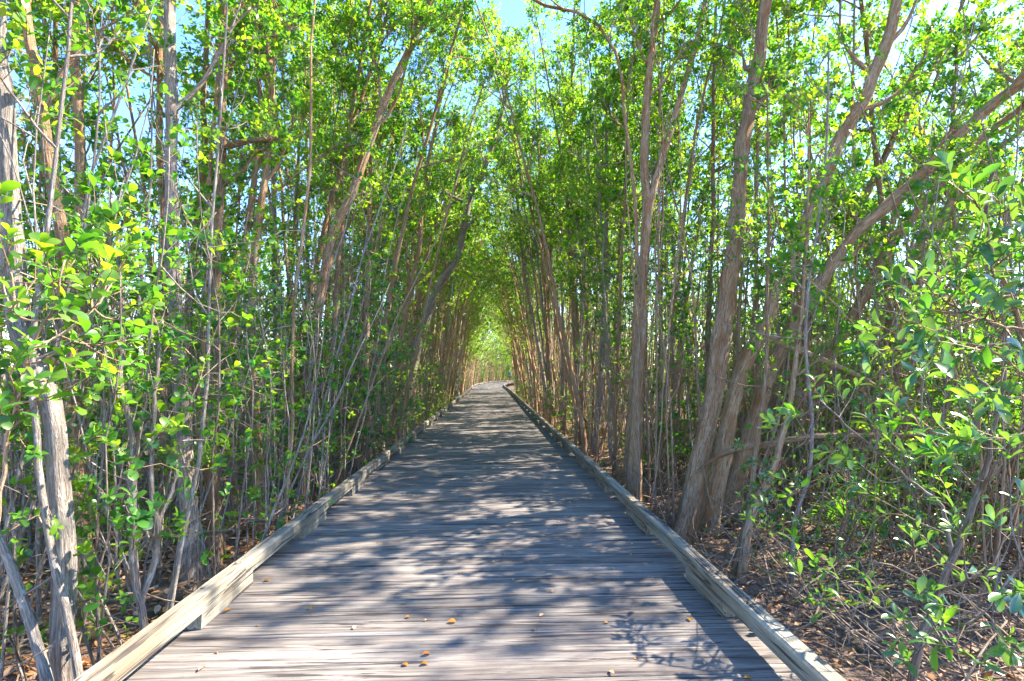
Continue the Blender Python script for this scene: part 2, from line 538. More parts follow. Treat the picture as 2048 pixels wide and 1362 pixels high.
ONES = "first second third fourth fifth sixth seventh eighth ninth tenth eleventh twelfth thirteenth fourteenth fifteenth sixteenth seventeenth eighteenth nineteenth twentieth".split()
TENS = {20: "twenty", 30: "thirty", 40: "forty"}
def ordinal(k):
    if k <= 20: return ONES[k - 1]
    t = k // 10 * 10
    if k % 10 == 0: return {30: "thirtieth", 40: "fortieth"}.get(k, "last")
    return TENS.get(t, "forty") + "-" + ONES[k % 10 - 1]

BLOCK0, BLOCK_D = 3.25, 1.515
def block_no(y): return max(1, int(round((y - BLOCK0) / BLOCK_D)) + 1)

# ------------------------------------------------------------------ pixel -> place
def ray(px, py):
    d = CAM_M @ Vector(((px - 1024) / F, -(py - 681) / F, -1))
    return np.array(d)
def at(px, py, y):
    """the point of the photo's pixel at y metres down the walk"""
    d = ray(px, py)
    return np.array([0, 0, CAM_H]) + d * (y / d[1])
def on_z(px, py, z=0.0):
    d = ray(px, py)
    return np.array([0, 0, CAM_H]) + d * ((z - CAM_H) / d[2])

GZ = -0.42
TW = 2.1                        # foliage density of the trees

# ------------------------------------------------------------------ setting: ground, boardwalk
CEN = np.array([[-.12, -1.5], [-.12, 6.5], [-.12, 14.5], [-.12, 22.5], [-.12, 30.5], [-.12, 38.5], [-.22, 46], [-.12, 53], [.35, 61], [1.1, 68], [2.4, 74], [4.6, 80], [8.0, 85], [13, 89]])
_cl = spline(np.c_[CEN, np.zeros(len(CEN))], 900)
_cs = np.concatenate([[0], np.cumsum(np.linalg.norm(np.diff(_cl, axis=0), axis=1))])
def walk(s):
    """centre point and heading of the boardwalk, s metres from its near end"""
    p = np.array([np.interp(s, _cs, _cl[:, i]) for i in range(3)])
    q = np.array([np.interp(s + .3, _cs, _cl[:, i]) for i in range(3)])
    d = unit(q - p)
    return p, d
def walk_dist(x, y):
    return np.min(np.hypot(_cl[:, 0] - x, _cl[:, 1] - y))

gb = Buf()
gn = 90
gx = np.concatenate([-np.geomspace(400, 8.2, 18), np.linspace(-8, 8, 65), np.geomspace(8.2, 400, 18)])
gy = np.concatenate([-np.geomspace(300, 2.2, 10), np.linspace(-2, 18, 81), np.geomspace(18.4, 600, 22)])
X, Y = np.meshgrid(gx, gy)
rgz = np.random.default_rng(3)
near = (np.abs(X) < 9) & (Y < 19) & (Y > -3)
Z = np.full(X.shape, GZ) + np.where(near, .035 * np.sin(X * 2.3 + 1) * np.sin(Y * 1.9) + .03 * np.sin(X * 5.1 + Y * 3.3) + rgz.normal(0, .018, X.shape), 0)
nx, ny = len(gx), len(gy)
ii = (np.arange(ny - 1)[:, None] * nx + np.arange(nx - 1)[None]).ravel()
gb.add(np.stack([X, Y, Z], -1).reshape(-1, 3), np.stack([ii, ii + 1, ii + nx + 1, ii + nx], 1))
tag(gb.build("ground", [M_MUD]), kind="structure")

def prism(buf, prof, p0, p1, side0, side1, mat=0):
    """sweep the profile (across, up) from p0 to p1; side = unit vector across"""
    k = len(prof); pr = np.asarray(prof, float)
    a = p0 + side0 * pr[:, 0:1] + np.array([0, 0, 1]) * pr[:, 1:2]
    b = p1 + side1 * pr[:, 0:1] + np.array([0, 0, 1]) * pr[:, 1:2]
    q = [[i, (i + 1) % k, k + (i + 1) % k, k + i] for i in range(k)]
    v = np.vstack([a, b, a.mean(0), b.mean(0)])
    t = [[(i + 1) % k, i, 2 * k] for i in range(k)] + [[k + i, k + (i + 1) % k, 2 * k + 1] for i in range(k)]
    buf.add(v, q, t, mat)

def box_prof(w, z0, z1, c=.005):
    h = w / 2
    return [(-h, z0), (h, z0), (h, z1 - c), (h - c, z1), (-h + c, z1), (-h, z1 - c)]

HALF = 1.545                     # half width of the walk to the outer side of the kerbs
bw = empty("boardwalk"); tag(bw, kind="structure")
db = Buf(); s = 0.0; L_TOT = _cs[-1]
rb = np.random.default_rng(21)
while s < L_TOT - .4:
    w = .137 + rb.uniform(-.002, .002); gap = rb.choice([.002, .004, .008], p=[.35, .45, .20])
    p, d = walk(s + w / 2); sd_ = np.array([d[1], -d[0], 0])
    dz = rb.uniform(-.0025, .0025); ex = rb.uniform(-.012, .012)
    pr = [(-w / 2, -.038), (w / 2, -.038), (w / 2, -.004), (w / 2 - .005, 0), (-w / 2 + .005, 0), (-w / 2, -.004)]
    tl = rb.uniform(-.0015, .0015)
    pr = [(a, b + dz + tl * np.sign(a) * (b > -.03)) for a, b in pr]
    yaw = rb.normal(0, .0012)
    d2 = unit(d + sd_ * yaw)
    prism(db, pr, p - sd_ * (HALF + .02 + ex), p + sd_ * (HALF + .02 - ex), d2, d2)
    s += w + gap
db.build("deck", [M_DECK], bw, smooth=False)
sb = Buf()
for off in (-1.2, -.4, .4, 1.2):
    ss = np.arange(0, L_TOT - 1, 2.0)
    for a, b in zip(ss[:-1], ss[1:]):
        (p, d), (q, e) = walk(a), walk(b - .01)
        s0, s1 = np.array([d[1], -d[0], 0]), np.array([e[1], -e[0], 0])
        prism(sb, box_prof(.045, -.19, -.042), p + s0 * off, q + s1 * off, s0, s1)
sb.build("joist", [M_RAIL], bw, smooth=False)
pb = Buf()
for a in np.arange(.4, L_TOT - 1, 2.4):
    p, d = walk(a); s0 = np.array([d[1], -d[0], 0])
    for off in (-1.36, 1.36):
        c = p + s0 * off
        prism(pb, [(-.05, -.75), (.05, -.75), (.05, -.042), (-.05, -.042)], c - d * .05, c + d * .05, s0, s0)
pb.build("support_post", [M_RAIL], bw, smooth=False)

RW, RZ0, RZ1 = .094, .088, .179
for side, nm in ((-1, "left"), (1, "right")):
    kb = empty("timber_kerb")
    tag(kb, f"low weathered timber kerb on blocks along the {nm} edge of the boardwalk", "kerb", "kerbs edging the boardwalk")
    rk = np.random.default_rng(5 + side)
    a = .9
    seg = [(0.0, 2.55 + 1.5 + .9)] if side < 0 else [(0.0, 4.4 + 1.5)]
    a = seg[0][1]
    while a < L_TOT - 4:
        b = a + rk.choice([3.03, 3.03, 4.545]); seg.append((a, b)); a = b
    for (a, b) in seg:
        rbuf = Buf()
        j = rk.uniform(-.006, .006); jz = rk.uniform(-.003, .004)
        xs = np.arange(a + .004, b - .004, .75); xs = np.append(xs, b - .004)
        rings = []
        for x in xs:
            p, d = walk(x); s0 = np.array([d[1], -d[0], 0])
            c = p + s0 * side * (HALF - RW / 2 + j + rk.normal(0, .0012))
            pr = np.array(box_prof(RW, RZ0, RZ1 + jz, .012))
            rings.append(c + s0 * pr[:, 0:1] + np.array([0, 0, 1]) * pr[:, 1:2])
        k = 6; v = np.vstack(rings + [rings[0].mean(0)[None], rings[-1].mean(0)[None]])
        q = [[r * k + i, r * k + (i + 1) % k, (r + 1) * k + (i + 1) % k, (r + 1) * k + i] for r in range(len(xs) - 1) for i in range(k)]
        nb = (len(xs) - 1) * k
        t = [[(i + 1) % k, i, len(v) - 2] for i in range(k)] + [[nb + i, nb + (i + 1) % k, len(v) - 1] for i in range(k)]
        rbuf.add(v, q, t)
        rbuf.build("rail", [M_RAIL], kb, smooth=False)
    y = BLOCK0 - BLOCK_D + 1.5
    while y < L_TOT - 2:
        bb = Buf(); ln = .29 + rk.uniform(-.02, .02)
        p0, d0 = walk(y - ln); p1, d1 = walk(y + ln); s0 = np.array([d0[1], -d0[0], 0]); s1 = np.array([d1[1], -d1[0], 0])
        o = side * (HALF - RW / 2 + rk.uniform(-.002, .006) * -1)
        prism(bb, [(-.046, .004), (.046, .004), (.046, .0865), (-.046, .0865)], p0 + s0 * o, p1 + s1 * o, s0, s1)
        bb.build("block", [M_RAIL], kb, smooth=False)
        if y < 24:
            for off in (-.19, .17):
                pc, dc = walk(y + off + rk.uniform(-.03, .03)); sc0 = np.array([dc[1], -dc[0], 0])
                c0 = pc + sc0 * side * (HALF - RW / 2 + rk.uniform(-.008, .008))
                bz = Buf(); tube(bz, [c0 + [0, 0, RZ1 - .01], c0 + [0, 0, RZ1 + .004], c0 + [0, 0, RZ1 + .006]], [.012, .012, .008], 8)
                bz.build("bolt", [M_RUST], kb)
        y += BLOCK_D

# ------------------------------------------------------------------ hero trees traced in the photo
def hero(pts, d0, d1, w_px, label, n=26, r_top=None, top=10.5, base_drop=True, name="tree", cat="tree", bark=None, extend=True, seed=0, group=None, extra=(), **kw):
    """pts: photo pixels of the trunk from its foot up; d0, d1: metres down the walk at foot and top"""
    rng = np.random.default_rng(100 + seed)
    m = len(pts)
    P = [at(px, py, d0 + (d1 - d0) * i / (m - 1)) for i, (px, py) in enumerate(pts)]
    if base_drop and P[0][2] > GZ:
        lean_ = (P[1] - P[0]) if m > 1 else np.array([0, 0, 1.])
        k = min(max((P[0][2] - (GZ - .08)) / max(lean_[2], .05), 0), 1.2)
        foot = P[0] - lean_ * k * .6; foot[2] = GZ - .08
        P = [foot] + P
    if extend and P[-1][2] < top:
        d = unit(P[-1] - P[-2]); d = unit(d + np.array([0, 0, .5]))
        k = (top - P[-1][2]) / max(d[2], .4)
        P += [P[-1] + d * k * .5, P[-1] + unit(d + np.array([0, 0, .4])) * k]
    path = spline(P, n)
    r0 = w_px * .43 * d0 / F
    path[1:-1] += rng.normal(0, r0 * .10, (n - 2, 3)) * np.array([1, 1, .2])
    root = empty(name, path[0]); tag(root, label, cat, group)
    path_0 = path[0].copy()
    path = path - path_0
    if kw.get('sides', 8) >= 10:
        kw['sides'] = 26 if kw['sides'] >= 12 else 20; path = spline(path, 64)
    bt, bc = grow(path, r0, r_top or max(.2 * r0, .008), rng, lw=kw.pop("lw", (.55, .1, .35)), lmats=kw.pop("lmats", (0, 2, 3)), **kw)
    for pts2, e0, e1, w2, ntw in extra:                    # limbs traced in the photo
        Q = [at(px, py, e0 + (e1 - e0) * i / (len(pts2) - 1)) for i, (px, py) in enumerate(pts2)]
        Q = spline(Q, 18) - path_0
        ra = w2 * .5 * e0 / F
        tube(bt, Q, np.linspace(ra, ra * .45, 18) * np.clip(np.linspace(.25, 4, 18), 0, 1), 10, 0, .04, rng)
        if ntw:
            p, T = interp(Q, rng.uniform(.35, 1, ntw))
            twigs(bc, p, T * .6 + rng.normal(0, .7, (ntw, 3)), rng.uniform(.15, .4, ntw), rng, 8, .085, 1, (0, 2, 3), (.55, .1, .35))
    bt.build("trunk", [bark or M_BARK], root)
    if bc.n: bc.build("crown", [M_LEAF, M_TWIG, M_LEAFD, M_LEAFY], root)
    return root

LOWL = dict(low_twigs=26)
hero([(140, 1400), (122, 1240), (128, 1090), (104, 900), (100, 800), (58, 735), (36, 560), (22, 380), (6, 160), (-12, 0)], 2.85, 2.95, 41,
     "thick pale grey trunk with a blunt knee bend at the left edge", bark=M_ASH, seed=1, sides=14, flute=.07, ntwig=240, r_top=.03, nlimb=8, lz=(.5, .97), dead=2)
hero([(160, 1362), (117, 1165), (86, 1010), (70, 840), (64, 700), (80, 560), (100, 420)], 2.72, 2.9, 17,
     "slim pale stem crossing in front of the knee-bent grey trunk", bark=M_ASH, seed=2, top=4.0, nlimb=5, ntwig=40, limb_len=.7, dead=2, flare=.2)
hero([(100, 1380), (55, 1225), (0, 1080), (-40, 960), (-60, 800)], 2.7, 3.0, 22,
     "slanting bare grey stem in the bottom left corner", bark=M_ASH, seed=3, top=3.5, nlimb=4, ntwig=30, limb_len=.7, dead=2, flare=.2)
hero([(176, 1160), (150, 1000), (140, 820), (150, 640), (118, 450), (95, 300), (72, 150), (50, 0)], 3.8, 4.3, 34,
     "straight brown trunk just behind the knee-bent grey trunk", seed=4, sides=12, ntwig=280, nlimb=9, **LOWL)
hero([(385, 1120), (372, 960), (362, 800), (352, 620), (345, 450), (343, 300), (341, 150), (338, 0)], 4.6, 5.0, 36,
     "upright pinkish brown trunk standing clear among leaves, fourth from the left edge", bark=M_PALE, seed=5, sides=12, ntwig=300, nlimb=9, r_top=.03, **LOWL)
hero([(432, 1080), (425, 900), (428, 740), (432, 600), (436, 450), (444, 300), (448, 150), (450, 0)], 5.2, 5.6, 30,
     "brown trunk with a broken snag stub on its right side", seed=6,
     extra=[([(440, 300), (470, 288), (510, 280), (556, 276), (562, 258)], 5.5, 5.3, 15, 0)], sides=12, ntwig=300, nlimb=9, **LOWL)
hero([(520, 1010), (512, 860), (505, 720), (503, 600), (512, 470), (526, 380), (544, 240), (538, 120), (528, 0)], 6.0, 6.4, 26,
     "dark trunk with a slight elbow to the right of the snag stub trunk", seed=7, ntwig=320, **LOWL)
hero([(470, 1040), (465, 880), (470, 700), (480, 560), (505, 380), (520, 260), (515, 130), (500, 0)], 6.6, 7.0, 20,
     "thin brown stem between the snag stub trunk and the elbowed trunk", seed=8, ntwig=280, **LOWL)
hero([(607, 990), (615, 830), (630, 660), (650, 540), (672, 450), (702, 390), (745, 265), (798, 145), (832, 70), (866, -20)], 7.2, 7.6, 25,
     "sturdy brown tree slanting up to the right towards the sky gap", seed=9, sides=12, ntwig=320, r_top=.04, lz=(.45, .97))
hero([(655, 930), (662, 760), (675, 560), (690, 370), (703, 220), (728, 90), (745, -20)], 8.0, 8.4, 17,
     "slim tree crossing behind the sturdy slanting tree", seed=10, ntwig=320)
hero([(740, 900), (732, 760), (735, 600), (737, 450), (742, 320), (755, 150), (765, 0)], 9.3, 9.6, 16,
     "slim upright tree beside the sturdy slanting tree, nearer the walk", seed=11, ntwig=320)
hero([(786, 890), (790, 780), (808, 640), (838, 500), (846, 375), (872, 250), (902, 120), (960, 40)], 12.5, 12.8, 18,
     "bent brown tree with a dark foot left of the walk", seed=12, ntwig=340)
hero([(806, 870), (812, 800), (825, 735), (847, 655), (874, 578), (918, 505), (938, 400), (975, 320)], 14.2, 14.0, 26,
     "pale tree with a pruned knot leaning in over the walk", bark=M_PALE, seed=13, ntwig=360, r_top=.04, lz=(.5, .97))
hero([(800, 850), (822, 700), (852, 525), (870, 450), (915, 370), (985, 300)], 15.5, 15.6, 13,
     "curved slim tree behind the pale knotted tree", seed=14, ntwig=340)
# right bank
TW = 1.6
RB = dict(dead=8)
hero([(1268, 1010), (1272, 900), (1277, 790), (1282, 681), (1286, 560), (1296, 420), (1288, 340), (1296, 180), (1311, 20)], 7.0, 7.4, 30,
     "straight trunk with a high fork, first in the row right of the walk", seed=20,
     extra=[([(1285, 600), (1289, 510), (1297, 430), (1308, 370), (1324, 320), (1362, 190), (1394, 80), (1415, -20), (1440, -140)], 7.08, 7.6, 19, 70)], sides=12, ntwig=260, r_top=.03, lz=(.5, .97), **RB)
hero([(1168, 890), (1164, 800), (1156, 720), (1148, 605), (1139, 500), (1137, 400), (1141, 300), (1146, 100), (1150, -20)], 13.2, 13.5, 20,
     "dark straight trunk standing alone right of the walk", seed=22, sides=10, ntwig=560, **RB)
hero([(1190, 905), (1202, 780), (1206, 660), (1212, 520), (1214, 400), (1212, 250), (1220, 90)], 11.3, 11.5, 16,
     "slim grey trunk close behind the dark straight trunk", seed=23, ntwig=560, bark=M_PALE, **RB)
hero([(1250, 960), (1262, 800), (1270, 640), (1274, 500), (1268, 380), (1249, 225), (1234, 110), (1174, 30), (1090, 12)], 8.6, 8.8, 12,
     "thin tree whose top arches left over the walk", seed=24, ntwig=560, r_top=.02, **RB)
hero([(1102, 848), (1090, 770), (1067, 640), (1049, 545), (1034, 400), (1020, 300)], 18.5, 18.3, 11,
     "thin pale tree leaning left over the far walk", seed=25, ntwig=320, bark=M_PALE, **RB)
hero([(1360, 1090), (1376, 1030), (1394, 930), (1424, 806), (1442, 690), (1456, 590), (1469, 450), (1486, 290), (1506, 175), (1530, 20)], 5.5, 5.9, 45,
     "thick fissured trunk leaning right, foot close to the kerb", seed=26,
     extra=[([(1388, 950), (1424, 920), (1474, 897), (1524, 891), (1624, 873), (1774, 871), (1924, 876), (1999, 886), (2070, 925)], 5.5, 4.3, 14, 10)], sides=16, flute=.06, n=34, ntwig=260, r_top=.045, lz=(.45, .97), lean=np.array([.4, .2, 0]), **RB)
hero([(1412, 1100), (1428, 990), (1452, 870), (1486, 735), (1526, 660), (1556, 570), (1592, 500), (1650, 350), (1676, 290), (1724, 200), (1776, 70)], 5.9, 6.3, 40,
     "thick trunk leaning far right, behind the thick fissured trunk", seed=27,
     extra=[([(1500, 660), (1574, 691), (1659, 726), (1724, 756), (1774, 791), (1824, 831), (1884, 880)], 6.0, 5.0, 16, 6)], sides=14, flute=.05, n=34, ntwig=380, r_top=.045, lz=(.45, .97), **RB)
hero([(1452, 1060), (1490, 900), (1550, 720), (1602, 625), (1652, 550), (1702, 478), (1776, 410), (1826, 368), (1926, 260), (2060, 155), (2200, 60)], 6.4, 5.6, 36,
     "long trunk slanting low across the upper right corner", seed=28, sides=14, n=34, ntwig=420, r_top=.045, lz=(.4, .97), top=6.0, **RB)
hero([(1560, 1000), (1620, 800), (1700, 640), (1790, 480), (1870, 380), (1960, 280), (2060, 200)], 7.6, 7.0, 30,
     "reddish slanting trunk just under the long low trunk", seed=29, sides=12, ntwig=340, top=6.5, r_top=.03, **RB)
hero([(1500, 960), (1560, 760), (1650, 560), (1760, 330), (1850, 160), (1920, 20)], 8.6, 9.0, 26,
     "straight slanting trunk behind the two thick leaning trunks", seed=30, sides=10, ntwig=430, **RB)
hero([(1640, 980), (1690, 800), (1760, 640), (1850, 480), (1960, 330), (2060, 240)], 9.4, 9.6, 26,
     "grey slanting trunk deep in the right thicket, under the long low trunk", seed=31, ntwig=400, **RB)
hero([(1310, 960), (1330, 800), (1350, 620), (1372, 400), (1400, 220), (1440, 60)], 8.8, 9.2, 15,
     "slim tree between the forked trunk and the thick fissured trunk", seed=32, ntwig=360, **RB)
hero([(1335, 940), (1352, 760), (1378, 560), (1425, 300), (1470, 100), (1490, 0)], 10.5, 10.8, 14,
     "slim tree leaning right, behind the gap next to the forked trunk", seed=33, ntwig=380, **RB)
hero([(1584, 1140), (1590, 1030), (1617, 960), (1624, 831), (1612, 700), (1618, 560), (1640, 420)], 4.4, 4.6, 11,
     "thin pale sapling standing alone right of the leaning trunks", bark=M_PALE, seed=34, top=4.5, nlimb=5, ntwig=46, limb_len=.6, flare=.2, dead=6)
hero([(1482, 1165), (1504, 1030), (1545, 940), (1580, 800), (1600, 640)], 4.5, 4.9, 20,
     "short brown stem in the clump beside the thick trunk's foot", seed=35, top=4.2, nlimb=5, ntwig=50, limb_len=.7, flare=.25, dead=5)
hero([(1466, 1150), (1500, 1010), (1512, 900), (1530, 760), (1535, 600)], 4.6, 5.2, 15,
     "slimmer upright stem in the clump beside the thick trunk's foot", seed=36, top=4.6, nlimb=5, ntwig=50, limb_len=.7, flare=.25, dead=5)

TW = 1.5
# ------------------------------------------------------------------ tree kinds, copied along both banks
def proto_tree(seed, H, r0, lean, ntwig, lz, bare, sides=7, pale=False, lsize=.095, low=0, twin=False):
    rng = np.random.default_rng(seed)
    bt, bc = Buf(), Buf()
    for k in range(2 if twin else 1):
        n = 16; H1 = H * 1.22; z = np.linspace(-.1, H1 * (1 if k == 0 else .85), n)
        t = np.clip(z / H1, 0, None)
        a = rng.uniform(0, 6.28)
        x = lean * H * t ** 1.25 + .12 * np.sin(t * 5 + a) * t + (0 if k == 0 else .03 + .5 * t)
        y = .16 * np.sin(t * 4 + a * 1.7) * t + (0 if k == 0 else .02 + rng.uniform(-.4, .4) * t)
        p = np.c_[x, y, z]; p[1:] += rng.normal(0, .018, (n - 1, 3)) * [1, 1, 0]
        grow(p, r0 * (1 if k == 0 else .75), r0 * .22, rng, sides=sides, nlimb=9, lz=lz, limb_len=H * .17, ntwig=ntwig // (2 if twin else 1),
             nleaf=8, lsize=lsize, lmats=(0, 2, 3), lw=(.35, .06, .59), lean=np.array([.3, 0, 0]), buf_t=bt, buf_c=bc, dead=bare, low_twigs=low)
    return bt, bc
KIND = []
SPEC = [(201, 9.5, .060, .06, 330, (.42, .97), 6, False, False, 22), (202, 8.6, .042, .10, 260, (.40, .97), 7, False, False, 26),
        (203, 10.2, .075, .03, 360, (.45, .97), 5, True, False, 0), (204, 9.0, .045, .15, 270, (.42, .97), 7, False, True, 20),
        (205, 7.6, .032, .08, 200, (.38, .97), 8, True, False, 26), (206, 9.8, .055, .12, 320, (.45, .97), 6, True, True, 0),
        (207, 9.6, .055, .30, 300, (.45, .99), 6, False, False, 0), (208, 6.6, .026, .05, 190, (.30, .97), 8, False, False, 14),
        (209, 8.4, .024, .07, 100, (.55, .97), 9, False, False, 0), (210, 7.8, .019, .12, 80, (.55, .97), 9, True, False, 0), (211, 9.0, .030, .04, 120, (.58, .97), 9, False, False, 0)]
for (sd_i, H, r0, le, nt_, lz_, dd, pale, twin, low) in SPEC:
    bt, bc = proto_tree(sd_i, H, r0, le, nt_, lz_, dd, twin=twin, low=low)
    KIND.append((bt, bc, bt.mesh("trunk", [M_PALE if pale else M_BARK]), bc.mesh("crown", [M_LEAF, M_TWIG, M_LEAFD, M_LEAFY]), pale, twin, le, r0))

def place_tree(k, x, y, rz, sc, label, group):
    r = empty("tree", (x, y, GZ), rz, sc)
    for nm, me in (("trunk", KIND[k][2]), ("crown", KIND[k][3])):
        o = bpy.data.objects.new(nm, me); COL.objects.link(o); o.parent = r
    tag(r, label, "tree", group)
    return r

HERO_XY = [(o.location.x, o.location.y) for o in SC.objects if o.parent is None and o.get('category') == 'tree']
rs = np.random.default_rng(77)
spots = []
def far_enough(x, y, d):
    return all((x - a) ** 2 + (y - b) ** 2 > d * d for a, b, *_ in spots) and all((x - a) ** 2 + (y - b) ** 2 > (d * .8) ** 2 for a, b in HERO_XY)
for side in (-1, 1):
    for row, (o0, o1, ys, dist) in enumerate([(1.95, 2.6, np.arange(9.0, 44, .80), .5), (2.7, 4.0, np.arange(5.6, 38, .85), .62), (4.1, 6.2, np.arange(4.6, 30, .95), .75), (1.95, 5.2, np.arange(5.2, 30, .55 if side > 0 else .95), .3)]):
        for yy in ys:
            for _ in range(6):
                s_ = yy + 1.5 + rs.uniform(-.5, .5)
                p, d = walk(s_); off = rs.uniform(o0, o1) * side
                x, y = p[0] + d[1] * off, p[1] - d[0] * off
                if side > 0 and y < (8.5 if row < 2 else 6.4): continue
                if y > 36 and 0 < x - 1.2 < 1.5: continue
                if walk_dist(x, y) > 1.85 and far_enough(x, y, dist):
                    spots.append((x, y, side, row, d)); break
DESC_P = ["grey brown", "brown", "pale grey", "brown", "pale", "pale grey", "brown", "thin brown", "pole-thin brown", "pole-thin pale", "slender brown"]
used = {}
for (x, y, side, row, d) in spots:
    k = int(rs.choice(8, p=[.17, .17, .09, .13, .12, .1, .08, .14])) if row < 3 else int(rs.choice([8, 9, 10]))
    toward = math.atan2(0, -side)
    into = (row == 0 and rs.uniform() < (.75 if side < 0 else .5)) or rs.uniform() < (.15 if side > 0 and y < 18 else .4)
    rz = (toward if into else toward + math.pi) + rs.normal(0, .7)
    if row == 0 and y > 17 and rs.uniform() < .5: k = int(rs.choice([6, 6, 3, 5])); into = True; rz = toward + rs.normal(0, .6)
    if row in (0, 1) and 8 < y <= 18 and rs.uniform() < (.36 if side < 0 else .16): k = 6; into = True; rz = toward + rs.normal(0, .35)
    if y > 36: rz = toward + rs.normal(0, .5)
    sc = rs.uniform(.85, 1.12) * (1.12 if y > 18 else 1)
    b = block_no(y)
    sidew = "left" if side < 0 else "right"
    roww = ["edge row", "second row", "deep row", "between the rows"][row]
    lean_w = "leaning inward" if into else "leaning away"
    if y < 34:
        lab = f"{DESC_P[k]} {'forked tree' if KIND[k][5] else 'tree'} {lean_w}, {roww} {sidew}, by the {ordinal(b)} kerb block"
        used[lab] = used.get(lab, 0) + 1
        if used[lab] > 1: lab = lab.replace(" by the", " past the")
        grp = f"slim trees along the {sidew} bank"
    else:
        lab = f"slim tree crowded into the far thicket {sidew} of the walk, {roww}"
        grp = f"far trees {sidew} of the walk, {roww}"
    place_tree(k, x, y, rz, sc, lab, grp)

for i, (x, y) in enumerate([(4.6, 1.2), (7.6, 4.4), (8.6, 3.0), (6.4, 1.6)]):  # unseen trees added so their crowns throw dappled shade on the near boards
    place_tree([0, 3, 2, 4][i], x, y, 2.0 * i, 1.0, "tree added for shade, out of view beside the near right end of the walk", "shade trees right of the near end")
# trees one cannot tell apart behind the rows and beyond the bend: one mass
wb_t, wb_c = Buf(), Buf()
rw = np.random.default_rng(5)
def xform(x, y, rz, sc):
    c, s_ = math.cos(rz) * sc, math.sin(rz) * sc
    return np.array([[c, -s_, 0, x], [s_, c, 0, y], [0, 0, sc, GZ], [0, 0, 0, 1]])
SMALL = []
for i in range(5):
    bt, bc = Buf(), Buf()
    rng = np.random.default_rng(400 + i)
    n = 9; z = np.linspace(-.1, 9.2, n); p = np.c_[(.08 + .02 * z) * z + .1 * np.sin(z), .12 * np.sin(z * .8 + i), z]
    grow(p, .055, .012, rng, sides=5, nlimb=6, limb_len=1.6, ntwig=125, nleaf=7, lsize=.13, lmats=(0, 2, 3), lw=(.5, .05, .45), lz=(.22, .97), buf_t=bt, buf_c=bc, dead=5, flare=.2, low_twigs=24, tpl=LEAF4)
    SMALL.append((bt, bc))
BUSH = []
for i in range(3):
    rng = np.random.default_rng(440 + i); bt, bc = Buf(), Buf()
    for k in range(7):
        a = rng.uniform(0, 6.28); p = wander([.2 * math.cos(a), .2 * math.sin(a), -.05], [.45 * math.cos(a), .45 * math.sin(a), 1], rng.uniform(1.2, 3.2), 8, rng, .1, .12)
        tube(bt, p, np.linspace(.014, .004, 8), 4, 0, 0, rng)
        q, T = interp(p, rng.uniform(.2, 1, 22))
        twigs(bc, q, T * .5 + rng.normal(0, .7, (22, 3)), rng.uniform(.15, .4, 22), rng, 7, .11, 1, (0, 2, 3), (.5, .2, .3), LEAF4)
    BUSH.append((bt, bc))
ARCH = []
for i in range(4):
    bt, bc = Buf(), Buf(); rng = np.random.default_rng(470 + i)
    z = np.linspace(-.1, 8.2 + .5 * i, 10); p = np.c_[.047 * z ** 2 + .1 * np.sin(z), .1 * np.sin(z * .8 + i), z]
    grow(p, .05, .012, rng, sides=5, nlimb=8, limb_len=1.7, ntwig=84, nleaf=7, lsize=.125, lmats=(0, 2, 3), lw=(.2, .0, .8), lz=(.42, .99), buf_t=bt, buf_c=bc, dead=5, flare=.2, tpl=LEAF4)
    ARCH.append((bt, bc))
def mass(pair, x, y, sc, rz=None):
    if 40 < y < 75.5 and abs(x - y * .0335) < .8: return     # keep the view to the walker at the bend
    M = xform(x, y, rw.uniform(0, 6.28) if rz is None else rz, sc)
    wb_t.merge(pair[0], M); wb_c.merge(pair[1], M)
for side in (-1, 1):
    for _ in range(190):                                    # between the rows and the deep wood
        x = side * rw.uniform(5.6, 19); y = 3.0 + rw.uniform(0, 1) * 84
        if walk_dist(x, y) < 5.4 or (side > 0 and y < 8 and x < 13): continue
        mass(SMALL[rw.integers(5)], x, y, rw.uniform(.85, 1.15))
    for _ in range(70):                                     # beside the far end of the walk
        s_ = rw.uniform(33, 92); p, d = walk(s_); o = side * rw.uniform(2.0, 5.6)
        if walk_dist(p[0] + d[1] * o, p[1] - d[0] * o) < 1.9: continue
        mass(SMALL[rw.integers(5)], p[0] + d[1] * o, p[1] - d[0] * o, rw.uniform(.9, 1.25), (0 if side < 0 else math.pi) + rw.normal(0, .5))
    for _ in range(56):                                     # crowns meeting over the far walk
        s_ = rw.uniform(26, 84); p, d = walk(s_); o = side * rw.uniform(1.95, 2.9)
        mass(ARCH[rw.integers(4)], p[0] + d[1] * o, p[1] - d[0] * o, rw.uniform(.75, 1.1), (0 if side < 0 else math.pi) + rw.normal(0, .35))
    for _ in range(130 if side < 0 else 210):
        x = side * rw.uniform(4.6, 20); y = 3.5 + rw.uniform(0, 1) ** 1.3 * 60
        if side > 0 and y < 8.5 and x < 5.6: continue
        mass(BUSH[rw.integers(3)], x, y, rw.uniform(.7, 1.2))
for _ in range(170):
    x = rw.uniform(-14, 14); y = rw.uniform(78, 112)
    if walk_dist(x, y) < 1.9: continue
    mass(SMALL[rw.integers(5)], x, y, rw.uniform(.8, 1.2))
for _ in range(150):                                        # the wood that closes the view, all round
    a = rw.uniform(-.62, .62); q = rw.uniform(96, 150)
    mass(SMALL[rw.integers(5)], q * math.sin(a), q * math.cos(a), rw.uniform(.9, 1.5))
for _ in range(130):
    x = rw.choice([-1, 1]) * rw.uniform(18, 42); y = rw.uniform(6, 96)
    mass(SMALL[rw.integers(5)], x, y, rw.uniform(.9, 1.4)); mass(BUSH[rw.integers(3)], x * .93, y, rw.uniform(1, 1.6))
for _ in range(80):
    mass(BUSH[rw.integers(3)], rw.uniform(-9, 9), rw.uniform(92, 112), rw.uniform(1.5, 2.2))
